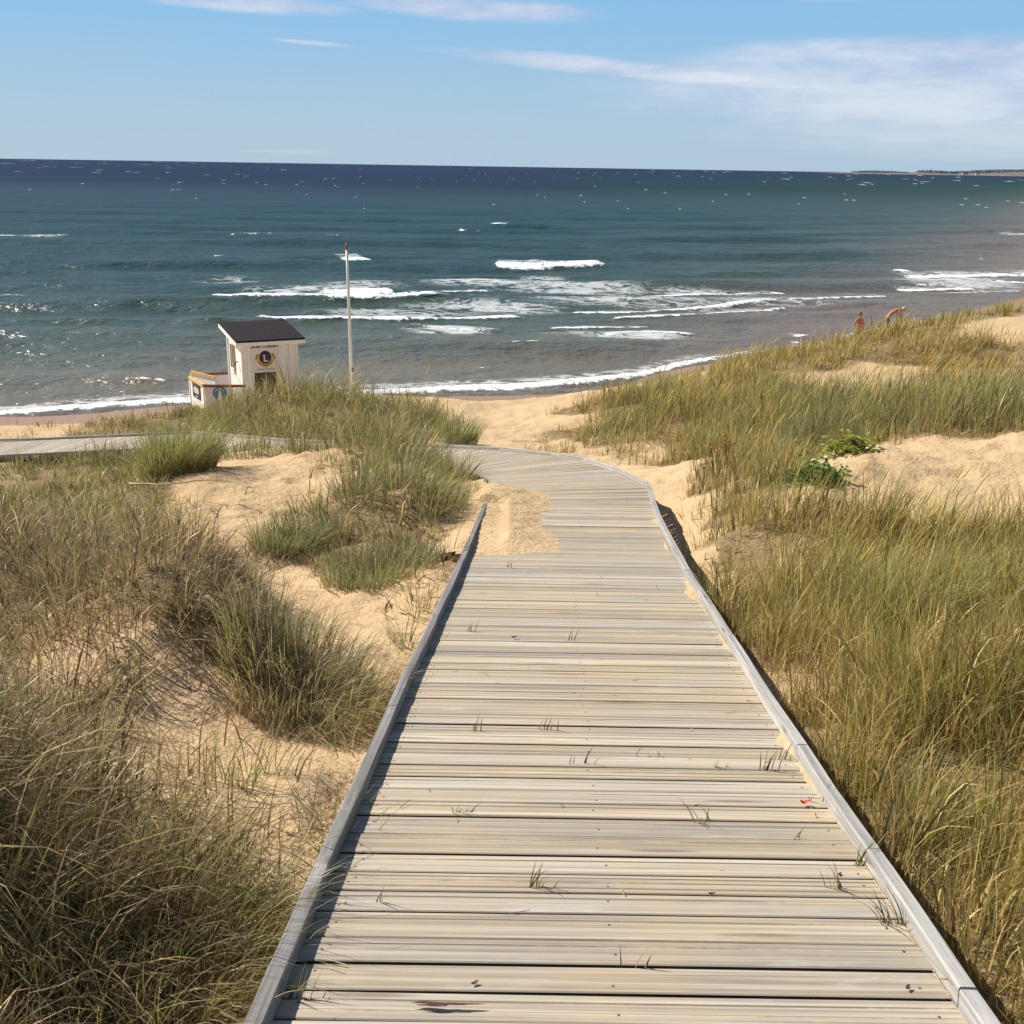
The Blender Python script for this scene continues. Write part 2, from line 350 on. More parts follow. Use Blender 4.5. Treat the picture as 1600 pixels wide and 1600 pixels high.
# vegetation control table: pixel of the GROUND point, density, blade height, bluish 0-1, dry 0-1
VG = [(50,1550,1,.6,.3,.5),(250,1500,1,.42,.3,.5),(380,1570,.35,.22,.3,.6),(420,1480,.05,.2,.3,.5),(380,1330,.05,.2,.3,.5),(300,1230,.06,.2,.3,.5),(360,1460,.2,.25,.3,.6),(340,1400,.2,.3,.3,.6),(100,1300,1,.6,.3,.5),(60,1420,1,.6,.3,.5),(230,1380,.9,.5,.3,.5),(250,1280,.3,.3,.3,.6),
 (640,1005,0,.2,.5,.5),(615,1060,0,.2,.5,.5),(585,1110,.05,.2,.5,.5),(545,1200,0,.2,.5,.5),(500,1270,0,.2,.5,.5),(455,1360,0,.2,.5,.5),(470,1200,0,.2,.5,.5),(415,1370,0,.2,.5,.5),(300,1290,.1,.2,.5,.6),(430,1300,.02,.3,.4,.5),(350,1220,.14,.35,.5,.5),(500,1180,.08,.3,.5,.4),(400,1150,.22,.35,.3,.6),(560,1150,.12,.25,.4,.5),(490,1330,.04,.3,.4,.5),(440,1420,.06,.3,.4,.5),(200,1190,.14,.3,.5,.6),(80,1180,.7,.45,.4,.5),(150,1120,.3,.4,.4,.6),(300,1150,.12,.3,.5,.6),(400,1360,.08,.3,.4,.5),
 (300,1000,1,.55,.4,.5),(400,1050,1,.42,.4,.5),(500,1095,.6,.3,.4,.5),(350,920,1,.45,.5,.4),(430,985,.85,.32,.5,.5),(200,950,1,.5,.3,.6),(60,900,1,.5,.3,.6),(100,810,1,.42,.45,.35),(200,775,1,.36,.45,.35),(285,725,.9,.6,.9,.1),(300,860,.7,.4,.4,.6),(230,850,.9,.5,.4,.5),(20,1050,.9,.5,.4,.5),(535,1095,.4,.25,.5,.5),
 (340,760,0,.2,.5,.5),(430,740,0,.2,.5,.5),(510,720,.05,.3,.5,.5),(420,800,.02,.3,.5,.5),(360,790,.35,.2,.3,.8),(380,840,.08,.3,.5,.5),(470,900,.03,.3,.5,.5),(560,960,0,.3,.5,.5),(620,980,.02,.3,.4,.5),(640,945,.08,.3,.4,.5),(600,1040,.05,.3,.4,.5),(510,1000,.03,.3,.4,.5),(420,880,.03,.3,.5,.5),(700,930,.2,.2,.4,.4),
 (600,765,1,.8,.6,.35),(655,775,1,.75,.6,.35),(560,815,1,.65,.7,.35),(645,825,1,.7,.65,.35),(685,845,.9,.5,.6,.4),(600,850,1,.55,.7,.35),(450,845,.85,.38,.8,.3),(520,862,.9,.34,.7,.35),(600,885,1,.36,.75,.3),(560,925,.05,.2,.5,.5),(500,925,0,.2,.5,.5),(450,905,0,.2,.5,.5),(540,1010,0,.2,.5,.5),(600,1000,0,.2,.5,.5),(480,960,.02,.2,.5,.5),(620,930,.15,.2,.5,.5),(640,870,1,.5,.7,.3),(620,795,1,.7,.7,.3),(675,800,.9,.6,.6,.35),(695,870,.25,.3,.5,.5),(650,905,.4,.35,.5,.5),(690,765,.4,.5,.5,.5),(715,800,.05,.3,.5,.5),(480,800,.1,.3,.5,.5),
 (600,725,1,1.35,.55,.3),(520,755,.15,.4,.6,.4),(665,730,1,1.1,.6,.35),(560,722,1,1.3,.55,.3),(500,735,.3,.5,.5,.4),(540,720,.3,.5,.6,.3),
 (300,655,1,.55,.35,.4),(450,635,1,.9,.5,.3),(400,660,1,.7,.4,.35),(600,660,1,.95,.55,.3),(150,672,.7,.4,.2,.6),(665,690,.9,.5,.6,.25),(705,690,.1,.3,.6,.25),(735,692,.1,.3,.5,.5),(770,680,0,.3,.5,.5),(210,665,.9,.45,.3,.5),(90,673,.2,.3,.3,.5),
 (120,800,1,.38,.4,.4),(30,812,1,.36,.4,.4),(200,765,1,.36,.4,.4),(-200,800,1,.6,.4,.4),(-300,1000,1,.6,.4,.4),(-200,1400,1,.6,.4,.4),
 (845,692,.03,.25,.1,.85),(835,665,0,.2,.3,.5),(850,640,0,.2,.3,.5),(870,655,.1,.2,.3,.5),(905,680,.8,.4,.1,.8),(900,645,1,.6,.1,.8),(960,680,1,.7,.7,.25),(1000,630,1,.75,.5,.3),(980,712,.5,.5,.5,.4),(955,720,.1,.2,.5,.5),(1010,745,0,.3,.5,.5),(1045,800,0,.3,.5,.5),(1075,860,0,.3,.5,.5),(1098,885,0,.2,.5,.5),(1070,830,0,.3,.5,.5),(980,735,0,.2,.5,.5),(1010,712,.15,.3,.5,.5),(1050,760,0,.3,.5,.5),(1050,795,0,.3,.5,.5),(1090,850,0,.3,.5,.5),(1110,910,.15,.25,.3,.5),
 (1065,722,1,.6,.4,.5),(1100,770,1,.6,.3,.6),(1130,810,1,.65,.2,.6),(1140,870,1,.5,.15,.7),(1150,840,1,.65,.2,.6),(1120,740,1,.7,.4,.4),(1180,820,1,.7,.3,.4),(1200,770,1,.75,.6,.3),(1250,710,1,.75,.95,.15),(1150,690,1,.85,.5,.3),(1100,630,1,.8,.3,.4),(1200,610,1,.75,.35,.35),(1300,650,1,.8,.9,.15),(1450,650,1,.75,.5,.35),(1590,660,1,.7,.75,.25),
 (1250,575,1,.6,.05,.55),(1350,550,1,.5,.0,.6),(1480,550,1,.7,.05,.5),(1550,580,1,.5,.3,.85),(1500,590,1,.45,.4,.8),(1270,592,.25,.3,.1,.6),(1350,588,.12,.3,.1,.7),(1400,582,.15,.3,.2,.7),(1570,512,.1,.3,.1,.5),(1420,525,1,.5,.0,.55),(1700,650,1,.5,.5,.4),(1720,550,1,.5,.2,.5),
 (1330,720,0,.3,.3,.5),(1450,720,0,.3,.3,.5),(1580,730,0,.3,.3,.5),(1330,785,.02,.3,.3,.6),(1450,770,0,.3,.3,.5),(1590,785,.02,.3,.3,.5),(1285,750,.02,.3,.3,.5),(1250,780,.3,.3,.5,.5),(1700,740,0,.3,.3,.5),
 (1200,860,1,.5,.2,.6),(1400,860,1,.5,.3,.4),(1590,860,1,.5,.3,.4),(1300,1000,1,.55,.25,.45),(1500,1000,1,.6,.3,.4),(1190,950,1,.45,.3,.5),(1400,1150,1,.55,.25,.45),(1590,1200,1,.65,.35,.35),(1300,1150,.75,.4,.2,.6),(1450,1350,.95,.5,.3,.5),(1590,1400,1,.55,.4,.35),(1580,1560,1,.45,.2,.6),(1500,1460,.9,.4,.1,.8),(1250,1100,.5,.35,.2,.6),(1700,1200,1,.6,.3,.4),(1700,1500,1,.5,.3,.5),(1380,1280,.9,.45,.2,.6)]
def logc(x, y): return np.stack([np.asarray(x)/np.maximum(y, .5), .85*np.log(np.maximum(y, .5))], -1)
def march(px, py):
    """point where the pixel's ray meets the smooth terrain"""
    d = np.array(ray(px, py)); t = np.concatenate([np.linspace(1, 12, 160), np.linspace(12.1, 70, 300)])
    P = np.array([0,0,CZ]) + d[None]*(t/d[1])[:, None]
    z = tps_eval(P[:, 0], P[:, 1]); k = np.argmax(P[:, 2] < z) if (P[:, 2] < z).any() else len(t)-1
    return P[k]
VW = []
for a in VG:
    p = march(a[0], a[1]); VW.append((p[0], p[1], *a[2:]))
for x, y in [(-40,30),(-25,32.5),(-15,34.5),(-10,35),(-5,36.5),(-1,30),(-1,36),(1,26.5),(2,33),(5,40),(10,46),(16,52),(24,60),(32,70),(-18,30.5),(-32,30)]: VW.append((x, y, 0, .3, .3, .5))
for x, y in [(-12,20),(-9,19),(-16,18),(-7,20),(-12,17)]: VW.append((x, y, .6, .22, .4, .5))
for x, y in [(20,40),(28,48),(14,36),(30,30),(22,25),(-22,18),(-5,26),(-9,28),(20,12),(12,6),(-12,8),(-10,3)]: VW.append((x, y, 1, .5, .35, .45))
VW = np.array(VW); VL = logc(VW[:, 0], VW[:, 1])
def veg(x, y):
    Q = logc(x, y); o = np.zeros((len(Q), 4))
    for i0 in range(0, len(Q), 20000):
        sl = slice(i0, i0+20000); d2 = ((Q[sl, None]-VL[None])**2).sum(-1); wgt = 1/(d2+1e-5)**2.2
        o[sl] = (wgt @ VW[:, 2:])/wgt.sum(1)[:, None]
    return o

MOUNDS = [(-1.95,6.2,.50,1.3,.40,.85),(-1.55,5.35,.34,1.0,.32,.5),(-2.0,2.9,.46,1.0,.36,.6),(-4.6,8.3,.3,1.2,.7,1.0),(-3.6,5.0,.30,.8,.45,.6),(3.4,4.6,.22,.9,.7,.8),(2.7,6.6,.2,.6,.7,.9),(-1.25,11.6,.42,.9,.55,.9),(-1.7,13.9,.35,.9,.55,.9)]
def ground_z(x, y, detail=True):
    x = np.asarray(x, float).ravel(); y = np.asarray(y, float).ravel()
    core = sstep(x, -38, -28)*(1-sstep(x, 28, 38))*sstep(y, -20, -14)*(1-sstep(y, 50, 62))
    sd = shore(x, y)
    bz = np.where(sd > 0, -sd*.075, -sd*.11)
    an = np.clip(bz, -3, 1.9) + np.where(sd < -18, sstep(-sd, 18, 34)*(3.2+2.4*fbm(x*.06, y*.06, 3, 5)), 0)
    z = an.copy(); m_ = core > .001
    if m_.any(): z[m_] = core[m_]*tps_eval(x[m_], y[m_]) + (1-core[m_])*an[m_]
    z = np.where(sd > 14, np.minimum(z, -1), z)
    if detail:
        inl = sstep(-sd, 4, 10); nearf = np.clip(1.4-.02*np.abs(y), .4, 1.2)
        z = z + inl*(.30*(fbm(x*.45, y*.45, 3, 1)-.5) + .16*(fbm(x*1.5, y*1.5, 3, 2)-.5))*nearf
        z = z + inl*.05*(fbm(x*5, y*5, 3, 3)-.5)
        sb = sstep(-sd, 1.0, 4)*(1-inl*.6); z = z + sb*.09*(fbm(x*2.2, y*2.2, 3, 8)-.5)
    if detail:
        for mx_, my_, am, sx1, sx2, sy_ in MOUNDS:
            dx_ = x-mx_; z = z + am*np.exp(-(np.where(dx_ > 0, dx_/sx2, dx_/sx1))**2-((y-my_)/sy_)**2)
    D, Z = deck_near(x, y)
    dd = D-.98; lim = Z-.13 + np.clip(dd, 0, None)*1.0
    near = (D < 1.6) & (y < 30)
    z = np.where(near, np.minimum(z, lim), z)
    # tiny rise so the sand laps the deck edge on the left
    return z
def grid_axis(parts):
    a = []
    for s_, e_, st in parts: a.append(np.arange(s_, e_, st))
    return np.concatenate(a)
gx = np.concatenate([[-9000,-3000,-1000,-400,-200,-120], grid_axis([(-80,-30,2.5),(-30,-12,.5),(-12,-7,.2),(-7,9,.085),(9,16,.2),(16,30,.45),(30,100,2.5)]), [100,140,200,300,500,900,1500,3000,5000,9000]])
gy = np.concatenate([[-3000,-600,-150,-60], grid_axis([(-30,-2,1.0),(-2,0,.3),(0,19,.085),(19,30,.14),(30,50,.35),(50,90,1.2),(90,200,8)]), [200,260,400,700,1200,2500,5000,9000,16000]])
X, Y = np.meshgrid(gx, gy); Zg = ground_z(X, Y)
Zg = np.asarray(Zg, float).reshape(X.shape); rf = np.random.default_rng(12)
def dimple(px_, py_, a, b, th, dep):
    i0, i1 = np.searchsorted(gx, (px_-1.2, px_+1.2)); j0, j1 = np.searchsorted(gy, (py_-1.2, py_+1.2)); xx = X[j0:j1, i0:i1]-px_; yy_ = Y[j0:j1, i0:i1]-py_
    u = (xx*math.cos(th)+yy_*math.sin(th))/a; v = (-xx*math.sin(th)+yy_*math.cos(th))/b; q = u*u+v*v
    Zg[j0:j1, i0:i1] += dep*(-np.exp(-q*1.4)+.45*np.exp(-(np.sqrt(q)-1.35)**2*5))
for _ in range(420):
    a = rf.uniform(-3.6, .0); b = rf.uniform(4.5, 19); dimple(a, b, rf.uniform(.14, .22), rf.uniform(.09, .13), rf.uniform(0, 3.1), rf.uniform(.015, .045))
for _ in range(260): dimple(rf.uniform(1.6, 8), rf.uniform(8, 16), rf.uniform(.14, .24), rf.uniform(.09, .14), rf.uniform(0, 3.1), rf.uniform(.012, .035))
for _ in range(700): dimple(rf.uniform(-9, 6), rf.uniform(21, 42), rf.uniform(.2, .4), rf.uniform(.14, .26), rf.uniform(0, 3.1), rf.uniform(.010, .028))
Dk_, Zk_ = deck_near(X.ravel(), Y.ravel()); Zr = Zg.ravel(); Zg = np.where((Dk_ < 1.3) & (Y.ravel() < 30), np.minimum(Zr, Zk_-.10+np.clip(Dk_-.98, 0, None)), Zr)
idx = np.arange(len(gx)*len(gy)).reshape(len(gy), len(gx))
GF = np.stack([idx[:-1,:-1], idx[:-1,1:], idx[1:,1:], idx[1:,:-1]], -1).reshape(-1, 4)
me = mesh_np('ground', np.stack([X.ravel(), Y.ravel(), Zg], -1), GF, True)
vv = veg(X.ravel(), Y.ravel())[:, 0]*(shore(X.ravel(), Y.ravel()) < -6)
at_ = me.attributes.new('veg', 'FLOAT', 'POINT'); at_.data.foreach_set('value', vv.astype(np.float32))
ground = tag(link('ground', me, mat=M_SAND), kind='structure')
def gz(x, y): return float(ground_z([x], [y])[0])

# ------------------------------------------------------------------ sand drift lying over the inner corner of the boardwalk
def poly_sd(x, y, P):
    """signed distance to polygon, positive inside"""
    P = np.asarray(P, float); n = len(P); d = np.full(x.shape, 1e9); ins = np.zeros(x.shape, bool)
    for i in range(n):
        a = P[i]; b = P[(i+1) % n]; e = b-a; wx = x-a[0]; wy = y-a[1]
        t_ = np.clip((wx*e[0]+wy*e[1])/(e@e), 0, 1); d = np.minimum(d, np.hypot(wx-t_*e[0], wy-t_*e[1]))
        c = ((a[1] > y) != (b[1] > y)) & (x < (b[0]-a[0])*(y-a[1])/(b[1]-a[1]+1e-12)+a[0]); ins ^= c
    return np.where(ins, d, -d)
def on_deck(px, py):
    d = ray(px, py); best = None
    for t_ in np.linspace(6, 24, 400):
        P = Vector((0,0,CZ)) + d*(t_/d.y); D, Z = deck_near(P.x, P.y)
        if P.z < Z[0]: return (P.x, P.y)
DP = [on_deck(*p) for p in [(742,868),(800,866),(868,860),(880,851),(846,822),(850,806),(866,790),(850,772),(825,764),(760,757),(735,745),(700,738)]]
DP += [(-1.8, 17.4), (-2.6, 16.6), (-1.9, 13.5), (-1.1, 11), (-.75, 9.9), (-.40, 9.35)]
dx = np.arange(-2.8, 1.6, .05); dy = np.arange(8.8, 18.4, .06); DX, DY = np.meshgrid(dx, dy); fx, fy = DX.ravel(), DY.ravel()
sdp = poly_sd(fx, fy, DP) + .14*(fbm(fx*2.5, fy*2.5, 4, 21)-.5) + .16*(fbm(fx*9, fy*9, 3, 22)-.5)
Dn, Zn = deck_near(fx, fy); gzz = ground_z(fx, fy)
h = .15*(1-np.exp(-(np.clip(sdp, 0, None)/.55)**1.35))+.003*(sdp > 0) + .03*np.clip(sdp, -2, 0)*4 - .004 + .05*(fbm(fx*3.2, fy*3.2, 3, 23)-.5)*np.clip(sdp*3, 0, 1)
h = np.where((fy < 11.9) & (fx < -.1), h*.35+.0, h)
h = np.where((Dn < .98), np.maximum(h, -.05), h)
base = np.maximum(Zn, np.where(Dn < .98, -9, gzz))
zd = Zn + h
offd = sstep(Dn, .95, 1.5); zd = zd*(1-offd) + (np.maximum(gzz+.02*np.clip(sdp*4, -4, 1), gzz-.1))*offd
FI = np.arange(len(fx)).reshape(DX.shape)
DF = np.stack([FI[:-1,:-1], FI[:-1,1:], FI[1:,1:], FI[1:,:-1]], -1).reshape(-1, 4)
keep = (sdp[DF].max(1) > -.12); DF = DF[keep]
used = np.unique(DF); rm = -np.ones(len(fx), int); rm[used] = np.arange(len(used))
me = mesh_np('sand_drift', np.stack([fx, fy, zd], -1)[used], rm[DF], True)
at_ = me.attributes.new('veg', 'FLOAT', 'POINT'); at_.data.foreach_set('value', np.zeros(len(used), np.float32))
tag(link('sand_drift', me, mat=M_SAND), kind='structure')

# ------------------------------------------------------------------ boardwalk
bw = empty('boardwalk', (0,0,0), 'long weathered grey plank boardwalk with low kerbs, curving left down to the beach', 'boardwalk')
TH = .028
def plank_profile(wd, rnd_):
    hw = wd/2; g = .0030; gd = .0016; c = .0035
    pr = [(-hw, -TH), (-hw, -c), (-hw+c, 0)]; mi = [0, 0]
    gs = {0: [-hw*.36, hw*.38], 1: [hw*.45], 2: [-hw*.55, .1*hw, hw*.6], 3: []}[rnd_]
    for q in gs:
        pr += [(q-g*1.5, 0), (q-g, -gd), (q+g, -gd), (q+g*1.5, 0)]; mi += [0, 1, 1, 1]
    pr += [(hw-c, 0), (hw, -c), (hw, -TH)]; mi += [0, 0, 0]
    return pr, mi + [0]
def plank_mesh(name, Lc, wd0, wd1, v):
    """length Lc along x; width wd0 at -x end and wd1 at +x end"""
    p0, mi = plank_profile(wd0, v); p1, _ = plank_profile(wd1, v); n = len(p0); N = 5; V = []; F = []; MI = []
    for k in range(N):
        t_ = k/(N-1); bow = .0025*math.sin(t_*math.pi)*(1 if v else -1)
        for a, b in zip(p0, p1): V.append((Lc*(t_-.5), a[0]*(1-t_)+b[0]*t_+bow, a[1]))
    for k in range(N-1):
        for i in range(n):
            j = (i+1) % n; F.append((k*n+i, k*n+j, (k+1)*n+j, (k+1)*n+i)); MI.append(2 if i in (0, n-2) else (mi[i] if i < n-1 else 0))
    F.append(tuple(reversed(range(n)))); F.append(tuple((N-1)*n+i for i in range(n))); MI += [0, 0]
    me = bpy.data.meshes.new(name); me.from_pydata(V, [], F); me.materials.append(M_PLANK); me.materials.append(M_GROOVE); me.materials.append(M_EDGE)
    me.polygons.foreach_set('material_index', MI); me.update(); return me
variants = [plank_mesh('plank', 1.0, .1190, .1190, v) for v in (0, 1, 3, 1, 2, 3)]
wide = plank_mesh('plank', 1.0, .142, .142, 1)
npl = 0; s = SS[0]+.3; far_bm = []
s_turn = SS[6]; s_end = SS[-1]-.4; PITCHW = .1285; rr = random.Random(4)
def place(mesh, c, dirx, sl_dir, L, jig=1):
    o = link('plank', mesh, bw)
    ex = Vector(dirx).normalized(); ey = Vector(sl_dir).normalized(); ez = ex.cross(ey).normalized(); ey = ez.cross(ex)
    m_ = Matrix((ex, ey, ez)).transposed().to_4x4(); m_.translation = Vector(c) + ez*rr.uniform(-.0025, .0025)*jig + ex*rr.uniform(-.014, .014)
    o.matrix_basis = m_ @ Matrix.Rotation(rr.uniform(-.0035, .0035)*jig, 4, 'Z') @ Matrix.Rotation(rr.uniform(-.02, .02)*jig, 4, 'X') @ Matrix.Diagonal((L, 1, 1, 1))
    return o
while s < s_end:
    if s < s_turn-.1:
        pw = PITCHW; wd = s+pw/2; is_wide = rr.random() < .12
        if is_wide: pw = .151
        L, R_ = dk(s+pw/2); Lb, Rb = dk(s+pw/2+.05); La, Ra = dk(s+pw/2-.05)
        c = (L+R_)/2; ex = R_-L; W_ = np.hypot(ex[0], ex[1])+.07; ey = (Lb+Rb-La-Ra)
        place(wide if is_wide else rr.choice(variants), c, (ex[0], ex[1], 0), ey, W_); npl += 1; s += pw
    else:
        pw = .138 if s < SS[11]+5 else .15
        A, B = dk(s), dk(s+pw); wl = np.linalg.norm(B[0]-A[0]); wr = np.linalg.norm(B[1]-A[1])
        c = (A[0]+A[1]+B[0]+B[1])/4; ex = (A[1]+B[1]-A[0]-B[0])/2; ey = (B[0]+B[1]-A[0]-A[1]); W_ = np.hypot(ex[0], ex[1])+.07
        gp = .008
        if npl < 292:
            place(plank_mesh('plank', W_, max(.03, wl-gp), max(.03, wr-gp), rr.choice((0, 1))), c, (ex[0], ex[1], 0), ey, 1, .7)
        else:
            far_bm.append((c, ex, ey, W_, pw-gp))
        npl += 1; s += pw
if far_bm:
    mb = MB()
    for c, ex, ey, W_, wd in far_bm:
        X_ = Vector((ex[0], ex[1], 0)).normalized(); Y_ = Vector(ey).normalized(); Z_ = X_.cross(Y_).normalized()
        mb.box(Vector(c)-Z_*.014, (W_, wd, .028), Matrix((X_, Y_, Z_)).transposed())
    o = mb.build('planking', M_PLANK, bw); o['kind'] = 'stuff'
# kerbs: short boards butted end to end, each a part
def kerb(P0, P1, wob=0, mat=None):
    P0, P1 = Vector(P0), Vector(P1); d = P1-P0; L = d.length-.006; ex = d.normalized(); ey = Vector((0,0,1)).cross(ex).normalized(); ez = ex.cross(ey)
    mb = MB(); n = 9; pr = [(-.0235,0),(-.0235,.050),(-.0195,.054),(.0195,.054),(.0235,.050),(.0235,0)]; N = len(pr)
    for k in range(n):
        t_ = k/(n-1); b = .006*math.sin(t_*math.pi*1.3+wob*7)*math.sin(t_*math.pi)
        for q in pr: mb.v.append((L*(t_-.5), q[0]+b, q[1]+(.0012*rr.uniform(-1,1) if q[1] > 0 else 0)))
    for k in range(n-1):
        for i in range(N): j = (i+1) % N; mb.f.append((k*N+i, (k+1)*N+i, (k+1)*N+j, k*N+j)); mb.mi.append(0)
    mb.f.append(tuple(range(N))); mb.f.append(tuple((n-1)*N+i for i in reversed(range(N)))); mb.mi += [0, 0]
    o = mb.build('kerb_board', mat or M_KERB, bw); m_ = Matrix((ex, ey, ez)).transposed().to_4x4(); m_.translation = (P0+P1)/2 + ez*(.003+.002*wob)
    o.matrix_basis = m_; return o
def kerb_line(side, ys, mat=None):
    pts = [dk(q)[side] for q in ys]
    for i in range(len(pts)-1): kerb(pts[i], pts[i+1], rr.uniform(-1, 1), mat)
def s_of_y(y): return float(np.interp(y, cen[:7, 1], SS[:7]))
kerb_line(1, [s_of_y(v) for v in (.2, 2.25, 4.05, 5.95, 8.15, 10.9, 13.55)])
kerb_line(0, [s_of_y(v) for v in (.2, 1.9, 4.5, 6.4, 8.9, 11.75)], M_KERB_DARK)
kerb_line(1, [SS[6]-.02, SS[7], SS[8], SS[9], SS[10], SS[11]] + list(np.linspace(SS[11], SS[12], 4)[1:]) + list(np.linspace(SS[12], SS[13], 4)[1:]) + list(np.linspace(SS[13], SS[15], 7)[1:]))
kerb_line(0, list(np.linspace(SS[12]+2, SS[13], 2)) + list(np.linspace(SS[13], SS[15], 7)[1:]))
# joists
for side, f in ((0, .08), (0, .5), (1, .08)):
    mb = MB(); q = np.concatenate([np.arange(.2, SS[6], 2.0), SS[6:]]); pts = []
    for v in q:
        L, R_ = dk(v); t_ = f if side == 0 else 1-f; P = L*(1-t_)+R_*t_; pts.append(Vector(P)-Vector((0,0,TH+.05)))
    for a, b in zip(pts[:-1], pts[1:]):
        d = b-a; ex = d.normalized(); ey = Vector((0,0,1)).cross(ex).normalized(); mb.box((a+b)/2, (d.length, .045, .09), Matrix((ex, ey, ex.cross(ey))).transposed())
    mb.build('joist', M_KERB, bw)
V = []; F = []; q = np.linspace(s_of_y(1.2), s_of_y(12.5), 420); wv = np.clip(.07*(fbm(q*2.2, q*0, 4, 66)-.52)*3.2, .0, .07)
for i, v in enumerate(q):
    L, R_ = dk(v); u = (L-R_)/np.linalg.norm(L-R_); b = R_+u*.022
    V += [tuple(b+np.array([0,0,.002+wv[i]*.14])), tuple(b+u*wv[i]*.5+np.array([0,0,.002+wv[i]*.05])), tuple(b+u*(wv[i]+.001)+np.array([0,0,-.0015]))]
for i in range(len(q)-1):
    for k in range(2): F.append((i*3+k, i*3+k+1, i*3+k+4, i*3+k+3))
tag(link('sand_spill', mesh_np('sand_spill', V, np.array(F), True), mat=M_SAND), kind='structure')
# nail heads
mb = MB()
for k, o in enumerate([o for o in bw.children if o.name.startswith('plank') and not o.name.startswith('planking')][:70]):
    for fx_ in (-.44, -.43, .0, .44):
        p = o.matrix_basis @ Vector((fx_, rr.uniform(-.035, .035), .0008)); mb.box(p, (.006, .006, .0016))
o = mb.build('nail_heads', simple('rusty_nail', (.12, .08, .06), .6), bw); o['kind'] = 'stuff'
# ------------------------------------------------------------------ sea
def on_sea(px, py, z=.15):
    d = ray(px, py); t_ = (CZ-z)/-d.z; return (d.x*t_, d.y*t_)
# breakers in the order of the photograph, seaward line of white water: x0,y0,x1,y1, thickness px, strength
BR = [(330,468,470,468,10,1),(470,468,600,470,10,1),(600,470,700,465,6,.85),(700,466,790,464,4,.6),
      (400,498,520,499,9,1),(520,498,640,496,10,1),(640,496,815,491,7,.85),(505,452,616,452,8,1),(616,453,780,450,4,.75),(780,462,1000,462,5,.8),(1000,462,1150,458,6,.95),(1150,457,1228,450,5,.9),
      (775,417,850,418,10,1),(850,417,942,415,8,1),(895,484,1010,482,4,.85),(1010,482,1215,470,4,.85),(960,493,1100,490,3,.8),(1100,489,1230,477,3,.8),(1230,470,1390,462,3,.8),
      (860,510,1020,506,4,.8),(950,527,1000,520,5,.8),(1000,520,1085,524,5,.9),(700,512,780,512,4,.7),(640,505,700,512,4,.6),
      (1395,422,1420,424,4,.8),(1425,430,1600,428,8,1),(1600,428,1800,424,8,1),(1405,448,1525,448,4,.9),(1430,443,1525,444,2,.6),(1560,440,1610,440,4,.9),(1460,455,1600,452,3,.7),
      (540,403,577,402,7,1),(770,353,792,353,4,1),(1578,365,1640,366,4,1),(715,360,755,360,2,.6),(335,400,350,399,3,.6),(0,366,110,366,2,.65),(355,365,430,364,2,.6),(500,366,550,367,2,.5),
      (0,466,40,466,4,.6),(210,596,260,597,5,.6),(745,571,770,572,4,.6),(645,540,690,541,4,.45),(1245,524,1265,521,6,.8),(1240,533,1250,531,4,.8),(800,537,850,538,4,.5),(1530,402,1540,402,3,.7),(1340,444,1370,445,3,.3)]
# lacy spent foam: cx,cy,rx,ry,strength
LACE = [(360,437,90,8,.46),(560,443,110,9,.52),(750,440,120,8,.62),(900,447,160,9,.62),(1100,452,130,8,.6),(620,484,200,9,.52),(760,478,170,10,.6),(980,470,200,10,.6),(850,432,60,6,.5),(990,524,100,10,.72),(900,515,120,8,.45),
        (700,512,90,7,.66),(1200,470,150,9,.5),(1500,440,120,14,.6),(850,409,60,5,.7),(60,366,70,4,.45),(480,412,160,8,.2),(1150,480,150,10,.45),(640,532,120,12,.32),(470,450,120,8,.6),(1300,455,90,6,.5)]
sx = np.concatenate([[-9000,-3000,-1200,-600,-350,-220,-150,-110,-80], grid_axis([(-62,-28,.6),(-28,45,.27),(45,100,.7),(100,200,4)]), [205,260,350,500,800,1500,3000,6000,12000]])
yv = [18.]; 
while yv[-1] < 26000:
    y0 = yv[-1]; yv.append(y0 + (max(.22, y0*y0/16000) if y0 < 700 else y0*.06))
sy = np.array(yv); SX, SY = np.meshgrid(sx, sy); qx, qy = SX.ravel(), SY.ravel()
sdw = shore(qx, qy)
def swell(x, y, sd):
    amp = sstep(sd, -1, 12)*.8+.2; far = 1-sstep(y, 260, 600)
    u = .78*y + .22*(y-np.interp(x, SHX, SHY)+44)
    wob = 2.5*(fbm(x*.02, y*.02, 2, 31)-.5)*4
    z = 0
    for lam, a, ph, dr in ((14.5,.19,.3,.02),(9.7,.12,1.9,-.07),(6.1,.055,4.1,.10),(4.3,.035,.9,-.16),(2.9,.020,2.2,.3),(2.1,.012,5.0,-.38),(1.4,.006,1.1,.12)):
        k = 2*math.pi/lam; res = np.clip(1.5-np.maximum(y*y/16000*2.6/lam, 0), 0, 1)
        p_ = k*(u + wob*.5 + x*dr) + ph; gm = .45+1.1*fbm(x*.9/lam, y*.9/lam, 2, int(lam*10))
        z = z + a*gm*res*(np.exp(.9*np.sin(p_))-1.25)
    return z*amp*far
SZ = swell(qx, qy, sdw); FO = np.zeros(len(qx)); LC = np.zeros(len(qx)); wn = fbm(qx*.5, qy*.5, 3, 41)
